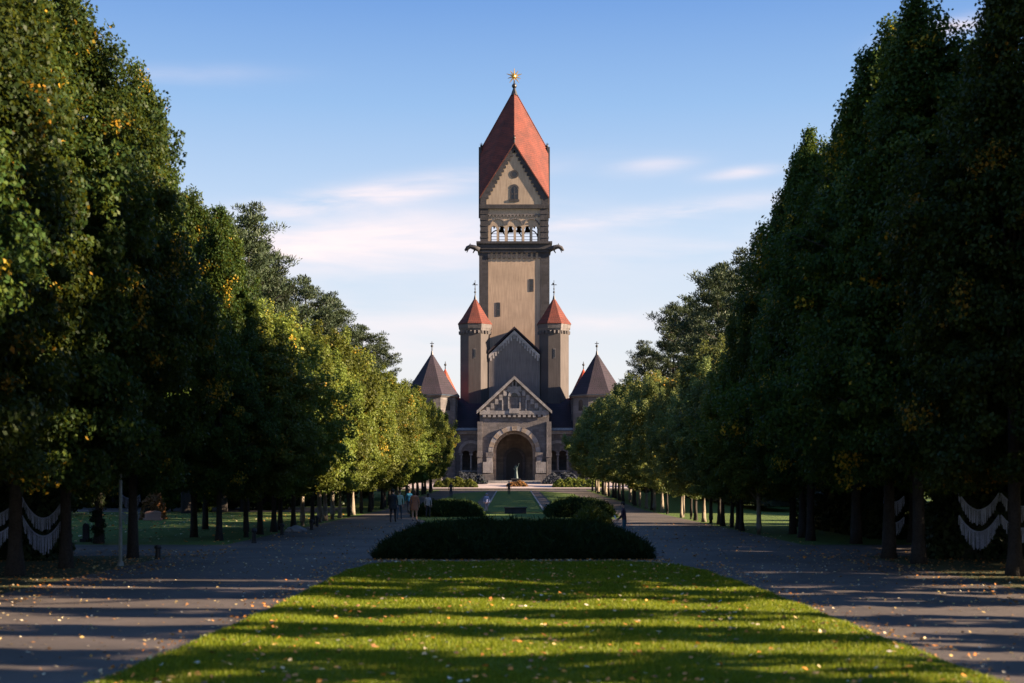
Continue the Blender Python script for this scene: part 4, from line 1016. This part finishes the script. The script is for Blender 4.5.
# ------------------------------------------------------------------ statue, block, posts, garlands
def statue():
    x, y = wx(516, 204), 204.0; z = zg(y)
    o = empty('statue', (x, y, z)); tag(o, 'greenish bronze figure with raised arm on a pedestal before the entrance', 'statue')
    b = MB(); b.box(-.85, .85, -.85, .85, -.1, .25); b.box(-.6, .6, -.6, .6, .25, .85); b.box(-.7, .7, -.7, .7, .85, 1.0); b.build('pedestal', M['darkstone'], o)
    P = [(0,0,.95), (0,0,1.15), (0,0,1.36), (0,0,1.47), (0,-.01,1.57), (0,-.02,1.68), (.09,0,.9), (.1,-.04,.5), (.1,0,.05), (-.09,0,.9), (-.11,-.1,.52), (-.1,.02,.05), (.18,0,1.41), (.3,-.05,1.62), (.34,-.1,1.85), (-.18,0,1.41), (-.27,-.05,1.17), (-.2,-.22,1.02)]
    E = [(0,1),(1,2),(2,3),(3,4),(4,5),(0,6),(6,7),(7,8),(0,9),(9,10),(10,11),(2,12),(12,13),(13,14),(2,15),(15,16),(16,17)]
    me = skinned(P, E, [.16,.14,.16,.06,.08,.07,.12,.09,.07,.12,.09,.07,.065,.05,.035,.065,.05,.035], 1)
    me.materials.append(M['verdigris']); f = link('figure', me, o, (0, 0, .98)); f.scale = (1.2, 1.2, 1.2)
    b = MB(); b.lathe(0, .03, [(0, .3), (.4, .24), (.9, .17), (1.05, .15)], 12); g = b.build('drapery', M['verdigris'], o, True, (0, 0, .98)); g.scale = (1.2, 1.2, 1.2)
statue()
bush('flower_bed', wx(507, 201), wx(527, 201), 199.6, 201.8, .7, M['leaf_brown'], 'small rust-brown flower mound in front of the bronze statue', 'flower bed', 31, 5000, .12, .09, 0, slope=.6)
b = MB(); b.box(-.74, .74, -.3, .3, -.02, .36); b.box(-.8, .8, -.35, .35, .36, .44); b.box(-.6, .6, -.306, -.3, .08, .3)
o = b.build('stone_block', M['darkstone'], None, loc=(wx(515.5, 98.5), 98.5, .02)); tag(o, 'low dark stone block on the sunlit grass before the long lawn strip', 'stone block')
def garland(p0, p1, ztop, n, label, sag=.35, ln=.52, seed=0):
    rnd = random.Random(seed); b = MB(); p0 = Vector(p0); p1 = Vector(p1)
    L_ = (p1-p0).length; n = int(L_/.034); prev = None
    for i in range(n+1):
        t = i/n; c = p0.lerp(p1, t); s = 4*t*(1-t); z = ztop - sag*s
        c.z = z
        if prev is not None: b.tube(prev, c, .014, .014, 4)
        prev = c.copy()
        l = ln*(.55+.45*s)*rnd.uniform(.86, 1.08); dx = rnd.uniform(-.012, .012); dy = rnd.uniform(-.03, .03)
        w = rnd.uniform(.006, .013)
        b.add([(c.x-w, c.y, z), (c.x+w, c.y, z), (c.x+w+dx, c.y+dy, z-l), (c.x-w+dx, c.y+dy, z-l), (c.x-w, c.y+.01, z), (c.x+w, c.y+.01, z), (c.x+w+dx, c.y+dy+.01, z-l), (c.x-w+dx, c.y+dy+.01, z-l)],
              [(0,1,2,3), (7,6,5,4), (1,5,6,2), (0,3,7,4), (3,2,6,7)])
    o = b.build('fringe_garland', M['wisp']); tag(o, label, 'garland', 'pale fringed garlands strung between the near trunks'); return o
for i, (a, c, z0) in enumerate([((-11.75, 34.0), (-11.35, 36.7), 2.0)]): pass
GL = [((-12.75, 35.3), (-11.75, 35.1), 'far left edge'), ((-11.65, 35.2), (-11.45+.9, 35.6), 'left, between the first two trunks'), ((-11.6, 43.0), (-11.05, 43.2), 'left, behind the third trunk')]
def gpair(px0, px1, Y, y0, y1, y2, where, seed, sag=.3):
    a = (wx(px0, Y), Y, 0); c = (wx(px1, Y), Y+.1, 0)
    h1 = wz(y0, Y); h2 = wz(y1, Y)
    garland(a, c, h1, 0, 'upper pale blue fringed garland %s' % where, sag, abs(h1-h2)*.72, seed)
    garland(a, c, h2, 0, 'lower pale blue fringed garland %s' % where, sag, abs(wz(y1, Y)-wz(y2, Y))*.72, seed+1)
gpair(-30, 13, 35.2, 503, 522, 542, 'at the far left edge', 1)
gpair(22, 63, 36.9, 497, 515, 540, 'between the two nearest left trunks', 3, .55)
gpair(122, 139, 44.0, 495, 512, 528, 'behind the pale post on the left', 5, .12)
gpair(884, 905, 42.0, 496, 517, 536, 'between the two trunks right of the path', 7, .18)
gpair(959, 1000, 38.0, 493, 515, 541, 'near the right edge', 9, .45)
gpair(1001, 1045, 37.6, 493, 515, 538, 'at the far right edge', 11, .35)
def post():
    o = empty('grey_post', (wx(120.5, 38), 38, 0)); tag(o, 'slim pale metal post at the left path edge', 'post')
    b = MB(); b.tube((0, 0, -.05), (0, 0, 3.2), .05, .045, 10); b.build('pole', M['steel'], o); b = MB(); b.frustum(0, 0, 0, .1, .12, .07, 10); b.build('base', M['steel'], o); b = MB(); b.frustum(0, 0, 3.2, .055, 3.26, .03, 10); b.build('cap', M['steel'], o)
post()
def bollard(px, py, h, label):
    Y = EYE*F/(py-HY); o = empty('bollard', (wx(px, Y), Y, 0)); tag(o, label, 'bollard', 'short dark posts among the left trunks')
    b = MB(); b.lathe(0, 0, [(-.02, .1), (h*.08, .1), (h*.1, .08), (h*.7, .07), (h*.72, .1)], 12); b.build('shaft', M['iron'], o, True)
    b = MB(); b.lathe(0, 0, [(h*.72, .1), (h*.8, .11), (h*.95, .09), (h, .02)], 12); b.build('cap', M['iron'], o, True)
for px, py, h, w in [(158, 559, .42, 'in front of the third big left trunk'), (254, 543, .55, 'beside the slim trunk nearest the crossing'), (282, 535, .5, 'between the fourth and fifth slim trunks'), (311.5, 530, .5, 'before the grey boulder'), (317, 526.5, .55, 'beyond the grey boulder')]:
    bollard(px, py, h, 'short dark post ' + w)
# boulder
bm = bmesh.new(); bmesh.ops.create_icosphere(bm, subdivisions=3, radius=1)
rr = random.Random(4)
for v in bm.verts:
    k = 1+.12*math.sin(v.co.x*4+1)*math.cos(v.co.y*5)+.06*math.sin(v.co.z*9+v.co.x*7); v.co = Vector((v.co.x*.5*k, v.co.y*.4*k, max(-.05, v.co.z*.26*k)))
me = bpy.data.meshes.new('boulder'); bm.to_mesh(me); bm.free(); me.materials.append(M['kerb'])
Y = EYE*F/(532-HY); tag(link('boulder', me, None, (wx(296, Y), Y, 0.02)), 'rounded grey boulder on the grass among the left lime trunks', 'boulder')
# ivy cone tree and marker left
o = empty('conifer_shrub', (wx(98, 51.5), 51.5, 0)); tag(o, 'small dark cone-shaped conifer on the left lawn', 'shrub')
cm, C = crown_mesh('conifer', 81, 2.0, .05, .32, 60, 60, .08, .04, M['dark_ivy'], 'cone'); link('crown', cm, o)
b = MB(); b.path([(0, 0, -.05), (0, 0, 1.0), (0.02, 0, 2.6)], [.05, .04, .02], 6); b.build('trunk', M['bark'], o)
def headstone(px, Y, w, h, mat, label, z=0):
    o = empty('gravestone', (wx(px, Y), Y, 0.0)); tag(o, label, 'gravestone')
    b = MB(); b.box(-w/2-.08, w/2+.08, -.2, .2, -.02, .12); b.build('plinth', mat, o)
    b = MB(); b.box(-w/2, w/2, -.11, .11, .12, h*.8); b.prism([(w/2*math.cos(math.pi*k/10), h*.8+h*.2*math.sin(math.pi*k/10)) for k in range(11)], -.11, .11); b.build('slab', mat, o)
headstone(153, 82, .9, .55, M['pinkstone'], 'sunlit pink stone in front of the rust-brown shrub')
headstone(86, 53, .2, .7, M['darkstone'], 'small narrow dark gravestone beside the cone-shaped conifer')

# ------------------------------------------------------------------ camera, sun, sky
cam = bpy.data.cameras.new('camera'); co = bpy.data.objects.new('camera', cam); COL.objects.link(co)
co.location = (0, 0, EYE); co.rotation_euler = (R(90), 0, 0)
cam.sensor_width = 36; cam.lens = F/1024*36; cam.clip_end = 6000; cam.clip_start = .5
cam.shift_y = (HY-341.5)/1024; cam.shift_x = -(CX-512)/1024
cam.dof.use_dof = True; cam.dof.focus_distance = 205; cam.dof.aperture_fstop = 1.5
SC.camera = co
sd = bpy.data.lights.new('sun', 'SUN'); so = bpy.data.objects.new('sun', sd); COL.objects.link(so)
sd.energy = 5.0; sd.angle = R(.5); sd.color = (1.0, .77, .54)
az, el = R(SUN_AZ), R(SUN_EL)
tow = Vector((math.sin(az)*math.cos(el), math.cos(az)*math.cos(el), math.sin(el)))
so.rotation_euler = tow.to_track_quat('Z', 'Y').to_euler(); so.location = (60, 0, 40)

W = bpy.data.worlds.new('World'); SC.world = W; W.use_nodes = True; nt = W.node_tree; L = nt.links
bg = nt.nodes['Background']
sky = N(nt, 'ShaderNodeTexSky', sky_type='NISHITA'); sky.sun_disc = False; sky.sun_elevation = el; sky.sun_rotation = az
sky.air_density = 1.0; sky.dust_density = .6; sky.ozone_density = 1.6
tc = N(nt, 'ShaderNodeTexCoord'); sp = N(nt, 'ShaderNodeSeparateXYZ'); L.new(tc.outputs['Generated'], sp.inputs[0])
def math_(op, a, b=None, c=None):
    n = N(nt, 'ShaderNodeMath', operation=op)
    for i, v in enumerate((a, b, c)):
        if v is None: continue
        if isinstance(v, (int, float)): n.inputs[i].default_value = v
        else: L.new(v, n.inputs[i])
    return n.outputs[0]
yy = math_('MAXIMUM', sp.outputs[1], .02)
u = math_('DIVIDE', sp.outputs[0], yy); v = math_('DIVIDE', sp.outputs[2], yy)
cb = N(nt, 'ShaderNodeCombineXYZ'); L.new(u, cb.inputs[0]); L.new(v, cb.inputs[1])
mp = N(nt, 'ShaderNodeMapping'); mp.inputs['Scale'].default_value = (7, 42, 1); mp.inputs['Rotation'].default_value = (0, 0, R(-5)); L.new(cb.outputs[0], mp.inputs[0])
no = N(nt, 'ShaderNodeTexNoise'); L.new(mp.outputs[0], no.inputs['Vector']); no.inputs['Scale'].default_value = 1; no.inputs['Detail'].default_value = 7; no.inputs['Roughness'].default_value = .55; no.inputs['Distortion'].default_value = .4
tot = None
def blob(px, py, wx_, wy_, amp, tilt=0.0):
    global tot
    cu = (px-CX)/F; cv = (HY-py)/F
    du = math_('SUBTRACT', u, cu); dv = math_('SUBTRACT', math_('SUBTRACT', v, cv), math_('MULTIPLY', du, tilt))
    q = math_('ADD', math_('POWER', math_('ABSOLUTE', math_('DIVIDE', du, wx_/F)), 2.0), math_('POWER', math_('ABSOLUTE', math_('DIVIDE', dv, wy_/F)), 2.0))
    g = math_('MULTIPLY', math_('POWER', 2.718, math_('MULTIPLY', q, -1.0)), amp)
    tot = g if tot is None else math_('ADD', tot, g)
blob(350, 198, 150, 12, 1.3, .16); blob(370, 243, 200, 30, 1.2, .03); blob(690, 210, 85, 9, 1.1, .12); blob(655, 165, 40, 9, .6, .1); blob(745, 172, 35, 6, .8, .12)
blob(570, 222, 45, 6, .6, .05); blob(960, 24, 55, 9, .9, .22); blob(180, 75, 90, 10, .25, .0); blob(620, 320, 140, 9, .6, 0); blob(330, 330, 240, 34, .6, 0); blob(700, 250, 120, 25, .3, .1)
nr = N(nt, 'ShaderNodeMapRange'); L.new(no.outputs[0], nr.inputs[0]); nr.inputs[1].default_value = .28; nr.inputs[2].default_value = .72
cl = math_('MULTIPLY', tot, nr.outputs[0]); cl = math_('MINIMUM', math_('MULTIPLY', cl, .95), .9)
# aerial whitening toward the horizon, kept as part of the sky itself
hz = N(nt, 'ShaderNodeMapRange'); L.new(sp.outputs[2], hz.inputs[0]); hz.inputs[1].default_value = 0.0; hz.inputs[2].default_value = .34; hz.inputs[3].default_value = 1.0; hz.inputs[4].default_value = 0.0
SKYK = 1.0
hr = ramp(nt, [(0.0, (.10, .235, .55)), (.25, (.24, .395, .64)), (.5, (.45, .55, .69)), (.75, (.61, .63, .67)), (1.0, (.76, .67, .60))], hz.outputs[0])
sk2 = N(nt, 'ShaderNodeVectorMath', operation='SCALE'); L.new(hr.outputs[0], sk2.inputs[0]); sk2.inputs['Scale'].default_value = 9.0
skc = mixc(nt, .88, sky.outputs[0], sk2.outputs[0])
cc = N(nt, 'ShaderNodeVectorMath', operation='SCALE'); cc.inputs[0].default_value = (.84, .70, .68); cc.inputs['Scale'].default_value = 9.0
fin = mixc(nt, cl, skc, cc.outputs[0])
fs_ = N(nt, 'ShaderNodeVectorMath', operation='SCALE'); L.new(fin, fs_.inputs[0]); fs_.inputs['Scale'].default_value = .6
L.new(fs_.outputs[0], bg.inputs['Color']); bg.inputs['Strength'].default_value = .05
SC.view_settings.view_transform = 'Standard'; SC.view_settings.look = 'None'; SC.view_settings.exposure = 2.4; SC.view_settings.gamma = 1
SC.cycles.max_bounces = 6; SC.cycles.transparent_max_bounces = 4; SC.cycles.diffuse_bounces = 3
SC.cycles.use_denoising = True
